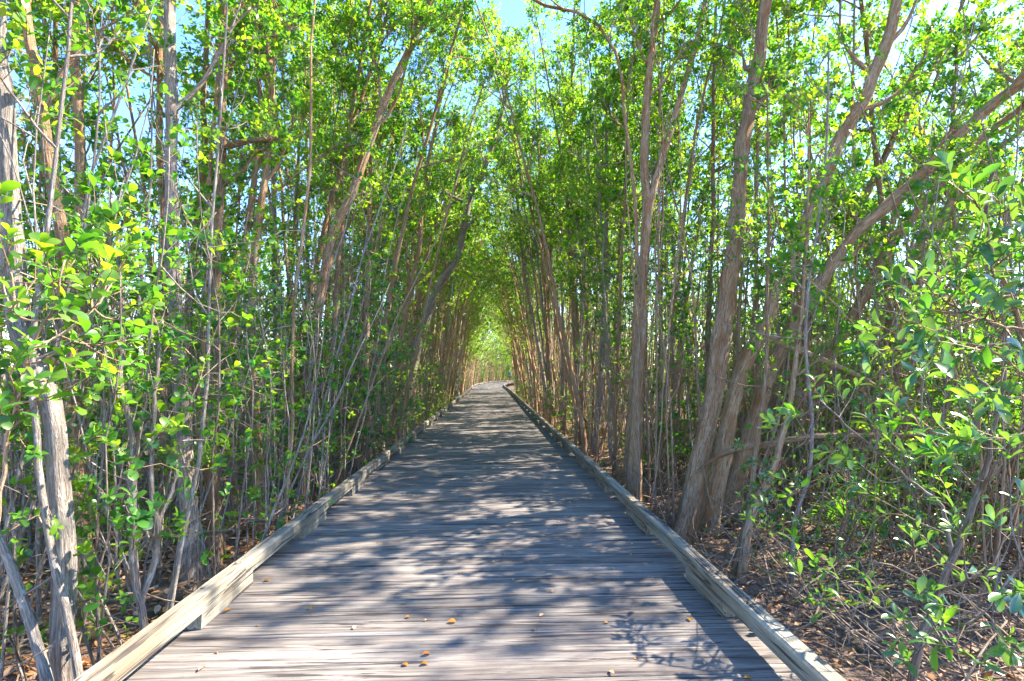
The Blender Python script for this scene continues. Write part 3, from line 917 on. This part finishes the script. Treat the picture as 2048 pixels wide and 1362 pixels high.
for _ in range(130):
    x = rw.uniform(-12, 10); y = rw.uniform(79, 104)
    if walk_dist(x, y) < 1.7: continue
    mass(BUSH[rw.integers(3)], x, y, rw.uniform(.7, 1.3))
for _ in range(75):
    x, y = rw.uniform(6.5, 19), rw.uniform(4.0, 17)
    mass(BUSH[rw.integers(3)], x, y, rw.uniform(.8, 1.5))
for _ in range(34):
    mass(SMALL[rw.integers(5)], rw.uniform(7.5, 18), rw.uniform(8.5, 17), rw.uniform(.85, 1.15))
fw = wb_c.build("far_woods", [M_LEAF, M_TWIG, M_LEAFD, M_LEAFY]); tag(fw, "dense green wood behind the rows of trees", "woods", kind="stuff")
fw2 = wb_t.build("far_woods_stems", [M_BARK]); tag(fw2, "massed brown stems of the wood behind the tree rows", "woods", kind="stuff")

# ------------------------------------------------------------------ leafy saplings and low shrubs
def proto_sapling(seed, H, nst, ntw, nleaf, lsize, lm, lw, spread=.25, lo=.15, tpl=LEAF15, r=.009, width=1.0):
    rng = np.random.default_rng(seed); bt, bc = Buf(), Buf()
    for k in range(nst):
        a = rng.uniform(0, 6.28); h = H * rng.uniform(.65, 1.0)
        p = wander([.10 * math.cos(a), .10 * math.sin(a), -.06], [math.cos(a) * spread, math.sin(a) * spread, 1], h, 12, rng, .10, .09)
        rr = r * rng.uniform(.7, 1.3)
        tube(bt, p, np.linspace(rr, .003, 12), 6, 0, .06, rng)
        lines = [p]
        for _ in range(rng.integers(3, 6)):
            q, T = interp(p, rng.uniform(lo, .9))
            d = unit(T * .7 + rng.normal(0, .7, 3))
            sp = wander(q, d, rng.uniform(.3, .8), 5, rng, .08, .2)
            tube(bt, sp, np.linspace(rr * .5, .002, 5), 4, 0, 0, rng); lines.append(sp)
        c = ntw // nst
        pick = rng.choice(len(lines), c, p=np.array([.45] + [.55 / (len(lines) - 1)] * (len(lines) - 1)))
        P, D = np.zeros((c, 3)), np.zeros((c, 3))
        for i, pi in enumerate(pick):
            q, T = interp(lines[pi], rng.uniform(lo if pi == 0 else .3, 1.0)); P[i] = q; D[i] = T * .5 + rng.normal(0, .65, 3)
        twigs(bc, P, D, rng.uniform(.08, .24, c), rng, nleaf, lsize, 1, lm, lw, tpl, r=.0026, t0=.5, width=width)
    return bt, bc
LM4 = [M_LEAF, M_TWIG, M_LEAFD, M_LEAFY, M_GLOSS]
SAP = []
for i, a in enumerate([(3.4, 4, 110, 6, .062, (0, 3), (.7, .3)), (2.6, 5, 115, 6, .060, (0, 3), (.6, .4)), (3.0, 3, 98, 7, .064, (0, 2, 3), (.6, .2, .2)), (4.2, 4, 140, 6, .062, (0, 3), (.7, .3)), (5.6, 3, 160, 6, .066, (0, 2, 3), (.65, .1, .25), .10, .3), (5.2, 3, 140, 7, .066, (0, 2, 3), (.5, .25, .25), .15, .42)]):
    bt, bc = proto_sapling(500 + i, *a, width=1.25)
    SAP.append((bt.mesh("stem", [M_PALE]), bc.mesh("foliage", LM4)))
SHR = []
for i, a in enumerate([(1.2, 7, 70, 8, .075, (0, 3), (.5, .5), .6, .25, LEAF6), (2.0, 6, 90, 8, .085, (2, 4, 0), (.55, .25, .2), .45, .3, LEAF6), (1.6, 6, 80, 8, .08, (0, 2, 3), (.5, .25, .25), .5, .2, LEAF6), (2.2, 7, 120, 7, .086, (4, 0), (.8, .2), .55, .3, LEAF15)]):
    bt, bc = proto_sapling(540 + i, *a, width=.9)
    SHR.append((bt.mesh("stem", [M_BARK]), bc.mesh("foliage", LM4)))
def plant(name, pair, x, y, rz, sc, label, cat, group):
    r = empty(name, (x, y, GZ), rz, sc)
    for nm, me in zip(("stem", "foliage"), pair):
        o = bpy.data.objects.new(nm, me); COL.objects.link(o); o.parent = r
    tag(r, label, cat, group); return r
rp = np.random.default_rng(31)
psp = []
def plant_spot(x0, x1, y0, y1, d):
    for _ in range(30):
        x, y = rp.uniform(x0, x1), rp.uniform(y0, y1)
        if walk_dist(x, y) > 1.78 and all((x - a) ** 2 + (y - b) ** 2 > d * d for a, b in psp) and math.hypot(x, y) > 2.2:
            psp.append((x, y)); return x, y
    return None
seen_l = {}
def uniq(lab):
    seen_l[lab] = seen_l.get(lab, 0) + 1
    k = seen_l[lab]
    return lab if k == 1 else lab.replace("by the", ["", "just past the", "shortly before the", "well past the", "well before the"][min(k - 1, 4)])
for (x0, x1, y0, y1, d, cnt_) in [(-3.0, -1.9, 2.7, 7.5, .38, 16), (-4.6, -3.0, 3.4, 9.0, .5, 18), (-7, -4.6, 4.5, 11, .6, 22), (-3.4, -1.9, 7.0, 15, .45, 26)]:
    for _ in range(cnt_):
        q = plant_spot(x0, x1, y0, y1, d)
        if q is None: continue
        k = rp.integers(6) if q[0] < -2.6 or q[1] > 7 else rp.integers(4)
        dist = "at the kerb" if q[0] > -2.5 else "a step back" if q[0] > -3.4 else "among the trunks" if q[0] > -5 else "deep in the wood"
        lab = uniq(f"leafy pale-stemmed sapling {dist}, left bank, by the {ordinal(block_no(q[1]))} kerb block")
        plant("sapling", SAP[k], q[0], q[1], rp.uniform(0, 6.28), rp.uniform(.8, 1.15), lab, "sapling", "leafy saplings on the left bank")
for (x0, x1, y0, y1, d, cnt_) in [(2.3, 3.6, 6.5, 12, .6, 9), (3.4, 6, 4.2, 10, .7, 12)]:
    for _ in range(cnt_):
        q = plant_spot(x0, x1, y0, y1, d)
        if q is None: continue
        dist = "close behind the kerb" if q[0] < 3 else "among the leaning trunks" if q[0] < 4.4 else "deep in the thicket"
        lab = uniq(f"tall leafy sapling {dist}, right bank, by the {ordinal(block_no(q[1]))} kerb block")
        plant("sapling", SAP[5 if rp.uniform() < .7 else 4], q[0], q[1], rp.uniform(0, 6.28), rp.uniform(.85, 1.15), lab, "sapling", "tall saplings on the right bank")
for side, cnt_, y0, y1 in ((-1, 26, 9, 30), (1, 22, 8.5, 30), (-1, 16, 30, 60), (1, 14, 30, 60)):
    for _ in range(cnt_):
        q = plant_spot(*((-3.6, -1.85) if side < 0 else (1.7, 3.6)), y0, y1, .6)
        if q is None or (q[1] > 38 and abs(q[0] - q[1] * .0335) < .8): continue
        k = int(rp.choice(3, p=[.5, .25, .25]))
        sw = "left" if side < 0 else "right"
        dist = "beside" if abs(q[0]) < 2.5 else "behind"
        if q[1] < 30:
            lab = uniq(f"{['low bright green', 'dark glossy', 'mid green'][k]} shrub {dist} the {sw} kerb, by the {ordinal(block_no(q[1]))} kerb block"); g = f"shrubs along the {sw} kerb"
        else:
            lab = f"low green shrub {dist} the {sw} kerb far down the walk"; g = f"far shrubs {dist} the {sw} kerb"
        plant("shrub", SHR[k], q[0], q[1], rp.uniform(0, 6.28), rp.uniform(.7, 1.1), lab, "shrub", g)
for i, (px, y) in enumerate([(690, 8.6), (640, 8.0), (735, 9.8), (720, 11.2)]):
    x = at(px, 900, y)[0]
    plant("shrub", SHR[1], x, y, i * 1.7, 1.25, ["tall dark glossy bush in front of the slanting tree", "dark glossy bush left of the tall dark bush", "dark bush between the tall dark bush and the walk", "dark bush behind the tall dark bush"][i], "shrub", "dark bushes left of the walk")
for i, (px, y) in enumerate([(1345, 7.6), (1300, 9.0), (1400, 8.2), (1560, 6.6), (1700, 7.4), (1850, 7.0), (1980, 6.2)]):
    x = at(px, 900, y)[0]
    plant("shrub", SHR[[2, 0, 2, 1, 0, 2, 1][i]], x, y, i * 2.1, [1.2, 1.0, 1.0, .9, 1.0, 1.1, 1.0][i],
          ["leafy shrub between the forked trunk and the thick leaning trunk", "low shrub behind the forked trunk", "shrub just behind the thick leaning trunk", "dark shrub right of the leaning trunks",
           "bright low shrub under the diagonal bare branch", "mid green shrub beneath the long horizontal limb", "dark shrub near the right edge, under the horizontal limb's end"][i], "shrub", "shrubs in the right thicket")

for i, (px, y, lab) in enumerate([(1620, 4.4, "glossy shrub between the thin pale sapling and the forked sapling"), (1800, 4.6, "glossy shrub right behind the forked sapling"),
        (1900, 4.0, "glossy shrub at the right edge behind the forked sapling"), (1980, 5.2, "glossy shrub beneath the end of the horizontal limb"), (1890, 6.0, "glossy shrub before the palmettos, far right")]):
    plant("shrub", SHR[3], at(px, 900, y)[0], y, i * 1.9, [.7, .7, .75, .9, 1.0][i], lab, "shrub", "glossy shrubs in the right thicket")

# ------------------------------------------------------------------ near sprays of big leaves
def sprays(name, label, cat, stems, spr, lm, lw, lsize, mats, nleaf=7, width=1.0, seed=0, stem_mat=None, len_=(.10, .2)):
    """stems: (pixels, d0, d1, px width); spr: (px, py, metres)"""
    rng = np.random.default_rng(900 + seed); bt, bc = Buf(), Buf()
    lines = []
    first = None
    for pts, d0, d1, w in stems:
        P = spline([at(px, py, d0 + (d1 - d0) * i / (len(pts) - 1)) for i, (px, py) in enumerate(pts)], 22)
        if first is None:
            first = np.array([P[0][0], P[0][1], GZ - .05])
            P = np.vstack([first, P])
        ra = w * .5 * d0 / F
        P[1:-1] += rng.normal(0, .004, (len(P) - 2, 3))
        tube(bt, P - first, np.linspace(ra, max(ra * .4, .0025), len(P)), 8, 0, .06, rng)
        lines.append(P)
    allp = np.concatenate(lines)
    for (px, py, y) in spr:
        T = at(px, py, y)
        j = np.argmin(np.linalg.norm(allp - T + np.array([0, 0, .12]), axis=1)); A = allp[j]
        d = T - A; L = np.linalg.norm(d)
        mid = A + d * .5 + rng.normal(0, .06, 3) * L + np.array([0, 0, -.05 * L])
        q = spline([A, mid, T], 9)
        tube(bt, q - first, np.linspace(.0042, .0024, 9), 5, 0, 0, rng)
        e = unit(q[-1] - q[-2])
        k = 2
        PP = [T - first] + [interp(q, .62 + .1 * rng.uniform())[0] - first] * (k - 1)
        DD = [e + rng.normal(0, .25, 3) + [0, 0, .25]] + [e + rng.normal(0, .8, 3)] * (k - 1)
        twigs(bc, np.array(PP), np.array(DD), rng.uniform(*len_, k), rng, nleaf, lsize * rng.uniform(.85, 1.12), 1, lm, lw, LEAF15, r=.0028, t0=.25, width=width)
    root = empty(name, first); tag(root, label, cat)
    bt.build("stem", [stem_mat or M_TWIG], root); bc.build("foliage", mats, root)
    return root
sprays("mangrove_sapling", "grey forked sapling with big glossy leaves in the bottom right corner", "sapling",
       [([(1815, 1430), (1826, 1340), (1848, 1260), (1876, 1180), (1900, 1120), (1940, 1040), (1972, 940), (1985, 860), (2000, 790), (2010, 740)], 2.45, 2.2, 16),
        ([(1905, 1115), (1880, 1010), (1820, 960), (1750, 900), (1690, 850), (1640, 800)], 2.38, 2.9, 9),
        ([(1960, 985), (2010, 900), (2060, 860)], 2.3, 2.0, 9), ([(2000, 790), (1960, 760), (1938, 720)], 2.2, 2.3, 8), ([(1870, 1190), (1960, 1150), (2070, 1140)], 2.4, 1.9, 7)],
       [(1880, 1105, 2.3), (1930, 1090, 2.25), (1830, 1120, 2.5), (1915, 930, 2.2), (1880, 900, 2.35), (1940, 890, 2.1), (1985, 880, 2.0), (1850, 940, 2.5),
        (1830, 1210, 2.3), (1812, 1265, 2.2), (1850, 1290, 2.1), (1930, 1250, 1.95), (1985, 1255, 1.9), (1940, 1310, 2.0), (2010, 1180, 2.0), (2030, 1050, 2.1),
        (1760, 1180, 2.7), (1700, 1180, 2.8), (1650, 1165, 2.9), (1620, 1190, 2.8), (1600, 1160, 3.0), (1760, 850, 2.7), (1700, 800, 2.9), (1640, 790, 3.0), (1600, 830, 3.1), (1560, 850, 3.2),
        (1680, 900, 2.9), (1740, 960, 2.7), (1800, 880, 2.6), (1830, 800, 2.5), (1960, 830, 2.3), (1580, 960, 3.2), (1540, 1010, 3.4), (1520, 1060, 3.4), (1560, 1090, 3.3), (2020, 950, 2.0), (1780, 1010, 2.6), (1900, 1000, 2.4)],
       (4, 0), (.8, .2), .098, LM4, seed=1, width=.70, stem_mat=M_PALE)
sprays("mangrove_sapling", "leaning sapling with long glossy leaves at the right edge, above the forked sapling", "sapling",
       [([(2150, 1300), (2140, 1000), (2100, 800), (2040, 640), (1990, 520), (1970, 420), (1990, 330)], 2.1, 1.8, 14), ([(2050, 660), (1960, 640), (1880, 590), (1840, 560)], 1.85, 2.0, 7), ([(2090, 780), (1980, 700), (1900, 680), (1800, 630), (1760, 620)], 1.95, 2.2, 7)],
       [(1960, 470, 1.75), (2000, 440, 1.7), (2030, 500, 1.65), (1990, 560, 1.7), (1930, 540, 1.8), (1950, 600, 1.75), (1890, 580, 1.9), (1860, 620, 1.95), (1990, 640, 1.7), (2020, 590, 1.6), (1920, 650, 1.9), (1840, 660, 2.0),
        (1800, 620, 2.1), (1780, 660, 2.2), (2030, 690, 1.7), (1960, 700, 1.9), (1880, 720, 2.0), (2040, 400, 1.7), (1945, 400, 1.8), (2000, 760, 1.8), (1770, 700, 2.2), (2035, 780, 1.8)],
       (4, 0), (.75, .25), .105, LM4, seed=2, width=.72)
sprays("mangrove_sapling", "thin sapling with bright yellow-green leaves before the knee-bent trunk", "sapling",
       [([(-30, 1300), (-10, 1100), (10, 900), (40, 780), (70, 680), (110, 600), (130, 520)], 2.0, 1.9, 10), ([(20, 860), (-10, 740), (0, 660), (30, 630)], 1.95, 1.8, 7), ([(60, 700), (140, 660), (200, 600), (230, 560)], 1.95, 2.2, 6)],
       [(100, 545, 1.9), (150, 520, 1.95), (70, 560, 1.85), (180, 545, 2.1), (60, 610, 1.7), (20, 620, 1.65), (90, 640, 1.75), (195, 605, 2.0), (120, 700, 1.9), (160, 710, 2.0), (60, 730, 1.8), (20, 750, 1.75), (100, 740, 1.9),
        (40, 800, 1.8), (80, 790, 1.85), (10, 830, 1.8), (200, 690, 2.1), (230, 720, 2.3), (150, 770, 2.0), (10, 520, 1.8), (250, 640, 2.3), (0, 480, 1.8), (215, 560, 2.2)],
       (0, 3), (.72, .28), .072, LM4, seed=3, width=1.2, nleaf=6)
sprays("mangrove_sapling", "pale sapling with round green leaves beside the left kerb, before the upright pinkish trunk", "sapling",
       [([(290, 1250), (265, 1120), (268, 1000), (262, 860), (240, 760), (250, 640), (235, 520)], 3.0, 3.2, 15), ([(280, 1220), (318, 1080), (300, 960), (310, 800), (318, 690), (300, 600)], 3.05, 3.3, 12), ([(300, 1100), (350, 960), (352, 880), (400, 760)], 3.1, 3.6, 9)],
       [(255, 1035, 2.9), (262, 1065, 2.85), (300, 1050, 3.0), (235, 900, 3.0), (280, 880, 3.1), (320, 880, 3.1), (350, 920, 3.2), (300, 820, 3.1), (260, 790, 3.1), (220, 760, 3.1), (340, 830, 3.3), (380, 850, 3.4), (420, 880, 3.6),
        (300, 740, 3.2), (250, 690, 3.1), (330, 700, 3.3), (370, 760, 3.4), (280, 640, 3.2), (230, 600, 3.2), (330, 620, 3.4), (390, 700, 3.5), (440, 780, 3.7), (200, 1180, 3.0), (215, 1230, 2.9), (400, 940, 3.5), (430, 830, 3.7),
        (290, 560, 3.2), (240, 520, 3.2), (340, 540, 3.4), (310, 480, 3.3), (200, 460, 3.2), (260, 430, 3.2), (360, 450, 3.5), (420, 520, 3.7), (450, 610, 3.8), (480, 700, 3.9), (170, 560, 3.0), (190, 400, 3.1), (230, 340, 3.2), (300, 380, 3.3)],
       (0, 3, 2), (.6, .25, .15), .078, LM4, seed=4, width=1.25, nleaf=6, stem_mat=M_PALE)

# ------------------------------------------------------------------ palmettos in the right thicket
def palmetto(seed):
    rng = np.random.default_rng(seed); bt, bc = Buf(), Buf()
    for i in range(9):
        a = i * 2.4 + rng.uniform(-.3, .3); el = rng.uniform(.6, 1.3)
        d = np.array([math.cos(a) * math.cos(el), math.sin(a) * math.cos(el), math.sin(el)])
        L = rng.uniform(.5, .95); p = wander([0, 0, -.03], d, L, 6, rng, -.04, .05)
        tube(bt, p, np.linspace(.009, .005, 6), 5, 0, 0, rng)
        t = unit(p[-1] - p[-2]); side = unit(np.cross(t, [0, 0, 1.])); up = np.cross(side, t)
        m = 22; th = np.linspace(-1.9, 1.9, m) + rng.normal(0, .03, m)
        ax = t * np.cos(th)[:, None] + side * np.sin(th)[:, None] + up * (.18 - .1 * np.abs(th))[:, None] + np.array([0, 0, -.18])
        ln = rng.uniform(.38, .55) * (1 - .12 * np.abs(th))
        leaves(bc, np.repeat(p[-1][None], m, 0), ax, np.repeat(up[None], m, 0) + .4 * np.where(np.arange(m) % 2, 1, -1)[:, None] * side, ln, 0, LEAF6, np.full(m, .13))
    return bt, bc
PAL = [tuple(b.mesh(n_, m_) for b, n_, m_ in zip(palmetto(s_), ("stem", "frond"), ([M_TWIG], [M_LEAF]))) for s_ in (61, 62, 63)]
for i, (px, y, lab) in enumerate([(1905, 7.4, "fan palmetto under the horizontal limb at the right edge"), (1740, 8.4, "fan palmetto beneath the diagonal bare branch"), (1640, 7.2, "small fan palmetto in the shade right of the leaning trunks"),
                                  (2010, 6.0, "fan palmetto half hidden behind the forked sapling"), (1830, 9.4, "fan palmetto deepest in the right thicket"), (1690, 5.6, "fan palmetto by the bare ground right of the thin pale sapling")]):
    x = at(px, 900, y)[0]
    r = empty("palmetto", (x, y, GZ), i * 1.3, [1.3, 1.3, 1.0, 1.2, 1.4, .8][i]); tag(r, lab, "palmetto", "palmettos in the right thicket")
    for nm, me in zip(("stem", "foliage"), PAL[i % 3]):
        o = bpy.data.objects.new(nm, me); COL.objects.link(o); o.parent = r

# ------------------------------------------------------------------ litter, brush and ground cover
rl = np.random.default_rng(8)
def scatter_xy(n, x0, x1, y0, y1, bias=1.0):
    x = rl.uniform(x0, x1, n * 2); y = y0 + (y1 - y0) * rl.uniform(0, 1, n * 2) ** bias
    ok = np.abs(x + .12) > 1.66
    return x[ok][:n], y[ok][:n]
lb = Buf()
x, y = scatter_xy(42000, -9, 9, 1.2, 20, 1.6)
m = len(x); a = rl.uniform(0, 6.28, m)
leaves(lb, np.c_[x, y, np.full(m, GZ) + rl.uniform(.0, .07, m)], np.c_[np.cos(a), np.sin(a), rl.normal(0, .3, m)], np.c_[rl.normal(0, .45, m), rl.normal(0, .45, m), np.ones(m)], rl.uniform(.025, .075, m), 0, LEAF6, rl.uniform(.8, 1.3, m))
cb = Buf()
xo, yo = -rl.uniform(1.75, 4.5, 2600), 1.8 + 6 * rl.uniform(0, 1, 2600); m = 2600; a = rl.uniform(0, 6.28, m)
leaves(lb, np.c_[xo, yo, np.full(m, GZ) + rl.uniform(.02, .09, m)], np.c_[np.cos(a), np.sin(a), rl.normal(0, .3, m)], np.c_[rl.normal(0, .5, m), rl.normal(0, .5, m), np.ones(m)], rl.uniform(.05, .095, m), 0, LEAF6, rl.uniform(.8, 1.3, m))
x, y = scatter_xy(9000, -8, 8, 1.5, 16, 1.5)
keep = np.sin(x * 1.7 + 2) + np.sin(y * 1.3 + x * .6) + rl.normal(0, .5, len(x)) > .1
x, y = x[keep], y[keep]; m = len(x)
twigs(cb, np.c_[x, y, np.full(m, GZ)], np.c_[rl.normal(0, .35, m), rl.normal(0, .35, m), np.ones(m)], rl.uniform(.04, .16, m), rl, 7, .034, 1, (0, 3), (.55, .45), LEAF6, r=.0015)
tag(lb.build("leaf_litter", [M_DRY]), "brown and orange fallen leaves carpeting the swamp floor", "leaf litter", kind="stuff")
tag(cb.build("ground_cover", LM4), "small green seedlings sprinkled over the swamp floor", "seedlings", kind="stuff")
bb = Buf()
for i in range(2100):
    right = i < 1600
    if right:
        x0, y0 = rl.uniform(1.75, 6.5), 1.5 + 7.5 * rl.uniform() ** 1.2
    else:
        x0, y0 = -rl.uniform(1.85, 6.0), 2.2 + 8 * rl.uniform()
    a = rl.uniform(0, 6.28); el = rl.uniform(.05, .75)
    p = wander([x0, y0, GZ + rl.uniform(0, .12)], [math.cos(a) * math.cos(el), math.sin(a) * math.cos(el), math.sin(el)], rl.uniform(.4, 1.5), 9, rl, -.085, .16)
    p[:, 2] = np.maximum(p[:, 2], GZ + .01)
    if np.min(np.abs(p[:, 0] + .12)) < 1.62: continue
    r_ = rl.uniform(.0025, .0085)
    tube(bb, p, np.linspace(r_, r_ * .5, 9), 5, 0, 0, rl)
tag(bb.build("brushwood", [M_STRAW]), "tangle of dead bare twigs and roots lying over the swamp floor", "brushwood", kind="stuff")
# thin upright shoots: hundreds of bare rods in the thicket
ub = Buf(); up_ = Buf()
for i in range(1050):
    side = -1 if i % 10 < 3 else 1
    x0 = side * (1.95 + 5.5 * rl.uniform() ** 1.2) - .12; y0 = 3.2 + 40 * rl.uniform() ** 1.2
    if x0 > 0 and ((y0 < 5.6 and x0 < 3.2) or (y0 > 36 and x0 < 2.6)): continue
    tall = rl.uniform() < .5
    p = wander([x0, y0, GZ - .03], [rl.normal(.15 if side > 0 else 0, .16), rl.normal(0, .12), 1], rl.uniform(4.5, 8.5) if tall else rl.uniform(1.2, 4.5), 12, rl, .05, .075)
    r_ = rl.uniform(.010, .021) if tall else rl.uniform(.005, .012)
    bf = up_ if (side < 0 and y0 < 7) else ub
    tube(bf, p, np.linspace(r_, .003, 12), 5, 0, .05, rl)
    for _ in range(3):
        q, T = interp(p, rl.uniform(.2, .9)); sp = wander(q, T + rl.normal(0, .55, 3), rl.uniform(.3, 1.1), 6, rl, .04, .15)
        tube(bf, sp, np.linspace(r_ * .5, .002, 6), 4, 0, 0, rl)
for i in range(50):
    x0, y0 = -rl.uniform(1.9, 4.6), rl.uniform(2.7, 7)
    if math.hypot(x0, y0) < 3.2: continue
    p = wander([x0, y0, GZ - .03], [rl.normal(.03, .2), rl.normal(0, .2), 1], rl.uniform(1.3, 3.6), 12, rl, .05, .06)
    r_ = rl.uniform(.006, .016); tube(up_, p, np.linspace(r_, .003, 12), 6, 0, .06, rl)
tag(ub.build("undergrowth_rods", [M_TWIG]), "thin bare brown shoots crowding between the trunks", "undergrowth", kind="stuff")
tag(up_.build("undergrowth_rods", [M_ASH]), "thin bare pale shoots crowding behind the left kerb", "undergrowth", kind="stuff")
# leaning bare thicket at the right edge
tb = Buf()
for i in range(330):
    x0, y0 = rl.uniform(2.6, 9.5), rl.uniform(3.6, 11)
    if x0 < 3.6 and y0 < 5.2: continue
    p = wander([x0, y0, GZ - .03], [rl.normal(.45, .45), rl.normal(0, .3), 1], rl.uniform(1.2, 5.0), 11, rl, .02, .10)
    r_ = rl.uniform(.004, .014)
    tube(tb, p, np.linspace(r_, .0025, 11), 5, 0, 0, rl)
    for _ in range(3):
        q, T = interp(p, rl.uniform(.25, .9)); sp = wander(q, T + rl.normal(0, .8, 3), rl.uniform(.3, 1.0), 6, rl, -.03, .2)
        tube(tb, sp, np.linspace(r_ * .5, .0018, 6), 4, 0, 0, rl)
tag(tb.build("thicket", [M_TWIG]), "tangled leaning bare branches of the right thicket", "thicket", kind="stuff")

# ------------------------------------------------------------------ fallen leaves on the boards
FL = []
for i in range(4):
    b_ = Buf(); rng = np.random.default_rng(70 + i)
    leaves(b_, np.array([[-.5, 0, .1]]), np.array([[1., 0, rng.normal(0, .05)]]), np.array([[0, rng.normal(0, .25), 1.]]), 1.0, 0, LEAF15, np.array([rng.uniform(1.0, 1.6)]))
    v = b_.v[0]; v[:, 2] = v[:, 2] * 1.3 + .22 * v[:, 1] ** 2 * 4 + .2 * v[:, 0] ** 2
    v[:, 2] -= v[:, 2].min()
    FL.append(b_.mesh("fallen_leaf", [M_OCHRE if i < 3 else M_DRY]))
def drop(px, py, size, k, rz, label, group=None):
    p = on_z(px, py, .004)
    o = bpy.data.objects.new("fallen_leaf", FL[k]); COL.objects.link(o)
    o.location = (p[0], p[1], .0045); o.rotation_euler = (0, 0, rz); o.scale = (size * .8,) * 3
    tag(o, label, "fallen leaf", group or "fallen leaves on the boardwalk")
drop(903, 1245, .062, 0, .2, "largest ochre leaf lying mid-walk on a sunlit patch")
drop(620, 1218, .046, 1, 2.6, "ochre leaf alone on the boards right of the second left kerb block")
drop(852, 1310, .058, 2, .5, "yellow-green leaf mid-walk, upper of two lying together near the bottom")
drop(850, 1329, .056, 0, 3.0, "ochre leaf mid-walk, lower of two lying together near the bottom")
drop(1380, 1240, .055, 1, 1.2, "ochre leaf on the sun patch nearest the right kerb")
drop(455, 1222, .055, 2, 1.0, "ochre leaf against the end of the nearest left kerb block")
drop(535, 1162, .06, 0, 2.9, "ochre leaf in front of the left kerb's first full gap")
drop(402, 1340, .055, 3, 1.5, "brown leaf near the bottom beside the left kerb")
drop(1224, 1346, .05, 3, 1.9, "crumpled brown leaf near the bottom right of the walk")
drop(1495, 1357, .05, 1, .1, "ochre leaf at the bottom edge next to the right kerb")
drop(1212, 1246, .035, 0, .4, "small ochre leaf on the long dark plank joint right of centre")
drop(815, 1235, .036, 1, .4, "small ochre leaf left of the largest ochre leaf")
rd = np.random.default_rng(4)
for i in range(130):
    yy = 2.5 + 14 * rd.uniform() ** 1.5; xx = rd.uniform(-1.32, 1.1)
    if rd.uniform() < .3: xx = rd.choice([-1.3, 1.08]) + rd.normal(0, .06)
    o = bpy.data.objects.new("fallen_leaf", FL[rd.choice(4, p=[.2, .2, .1, .5])]); COL.objects.link(o)
    o.location = (xx, yy, .0045); o.rotation_euler = (0, 0, rd.uniform(0, 6.28)); o.scale = (rd.uniform(.014, .034),) * 3
    tag(o, "small yellowed leaf scrap scattered on the boardwalk planks", "fallen leaf", "small leaf scraps on the boardwalk")

# ------------------------------------------------------------------ walker far down the boardwalk
def person(x, y, z, rz):
    root = empty("person", (x, y, z), rz); tag(root, "distant person in a teal shirt and dark shorts at the boardwalk's bend", "person")
    def skin(name, verts, edges, mat, parent):
        me = bpy.data.meshes.new(name)
        me.from_pydata([v[:3] for v in verts], edges, [])
        o = bpy.data.objects.new(name, me); COL.objects.link(o); o.parent = parent
        mod = o.modifiers.new("skin", 'SKIN')
        for i, v in enumerate(verts):
            sv = me.skin_vertices[0].data[i]; sv.radius = (v[3], v[4] if len(v) > 4 else v[3]); sv.use_root = (i == 0)
        o.modifiers.new("sub", 'SUBSURF').levels = 2
        o.modifiers["sub"].render_levels = 2
        me.materials.append(mat); return o
    SK = plain_mat("skin", (.45, .27, .19), .6); TE = plain_mat("teal_cloth", (.02, .30, .27), .8); SH = plain_mat("dark_cloth", (.05, .05, .07), .85); HA = plain_mat("grey_hair", (.32, .30, .28), .8)
    V = [(0, 0, .92, .13, .10), (0, 0, 1.15, .14, .10), (0, 0, 1.38, .17, .11), (0, 0, 1.48, .055), (0, .01, 1.56, .065), (0, .015, 1.64, .085, .10), (0, .01, 1.73, .06),
         (.19, 0, 1.40, .055), (.25, .02, 1.12, .042), (.24, .10, .88, .034), (.24, .13, .79, .03), (-.19, 0, 1.40, .055), (-.25, -.02, 1.12, .042), (-.25, .04, .86, .034), (-.25, .06, .77, .03),
         (.10, 0, .84, .085), (.11, .07, .47, .06), (.11, .02, .09, .042), (.12, .14, .03, .035), (-.10, 0, .84, .085), (-.11, -.04, .48, .06), (-.11, -.20, .10, .042), (-.12, -.10, .03, .035)]
    E = [(0, 1), (1, 2), (2, 3), (3, 4), (4, 5), (5, 6), (2, 7), (7, 8), (8, 9), (9, 10), (2, 11), (11, 12), (12, 13), (13, 14), (0, 15), (15, 16), (16, 17), (17, 18), (0, 19), (19, 20), (20, 21), (21, 22)]
    skin("body", V, E, SK, root)
    skin("shirt", [(0, 0, .94, .16, .125), (0, 0, 1.16, .165, .125), (0, 0, 1.40, .19, .13), (.20, 0, 1.41, .075), (.235, .01, 1.20, .062), (-.20, 0, 1.41, .075), (-.235, -.01, 1.20, .062)],
         [(0, 1), (1, 2), (2, 3), (3, 4), (2, 5), (5, 6)], TE, root)
    skin("shorts", [(0, 0, .93, .15, .12), (.105, .01, .80, .105), (.115, .05, .55, .085), (-.105, 0, .80, .105), (-.115, -.03, .55, .085)], [(0, 1), (1, 2), (0, 3), (3, 4)], SH, root)
    skin("hair", [(0, -.02, 1.70, .085, .095), (0, -.03, 1.765, .06)], [(0, 1)], HA, root)
p_, d_ = walk(75.5)
person(p_[0] + .35, p_[1], .0, 2.9)
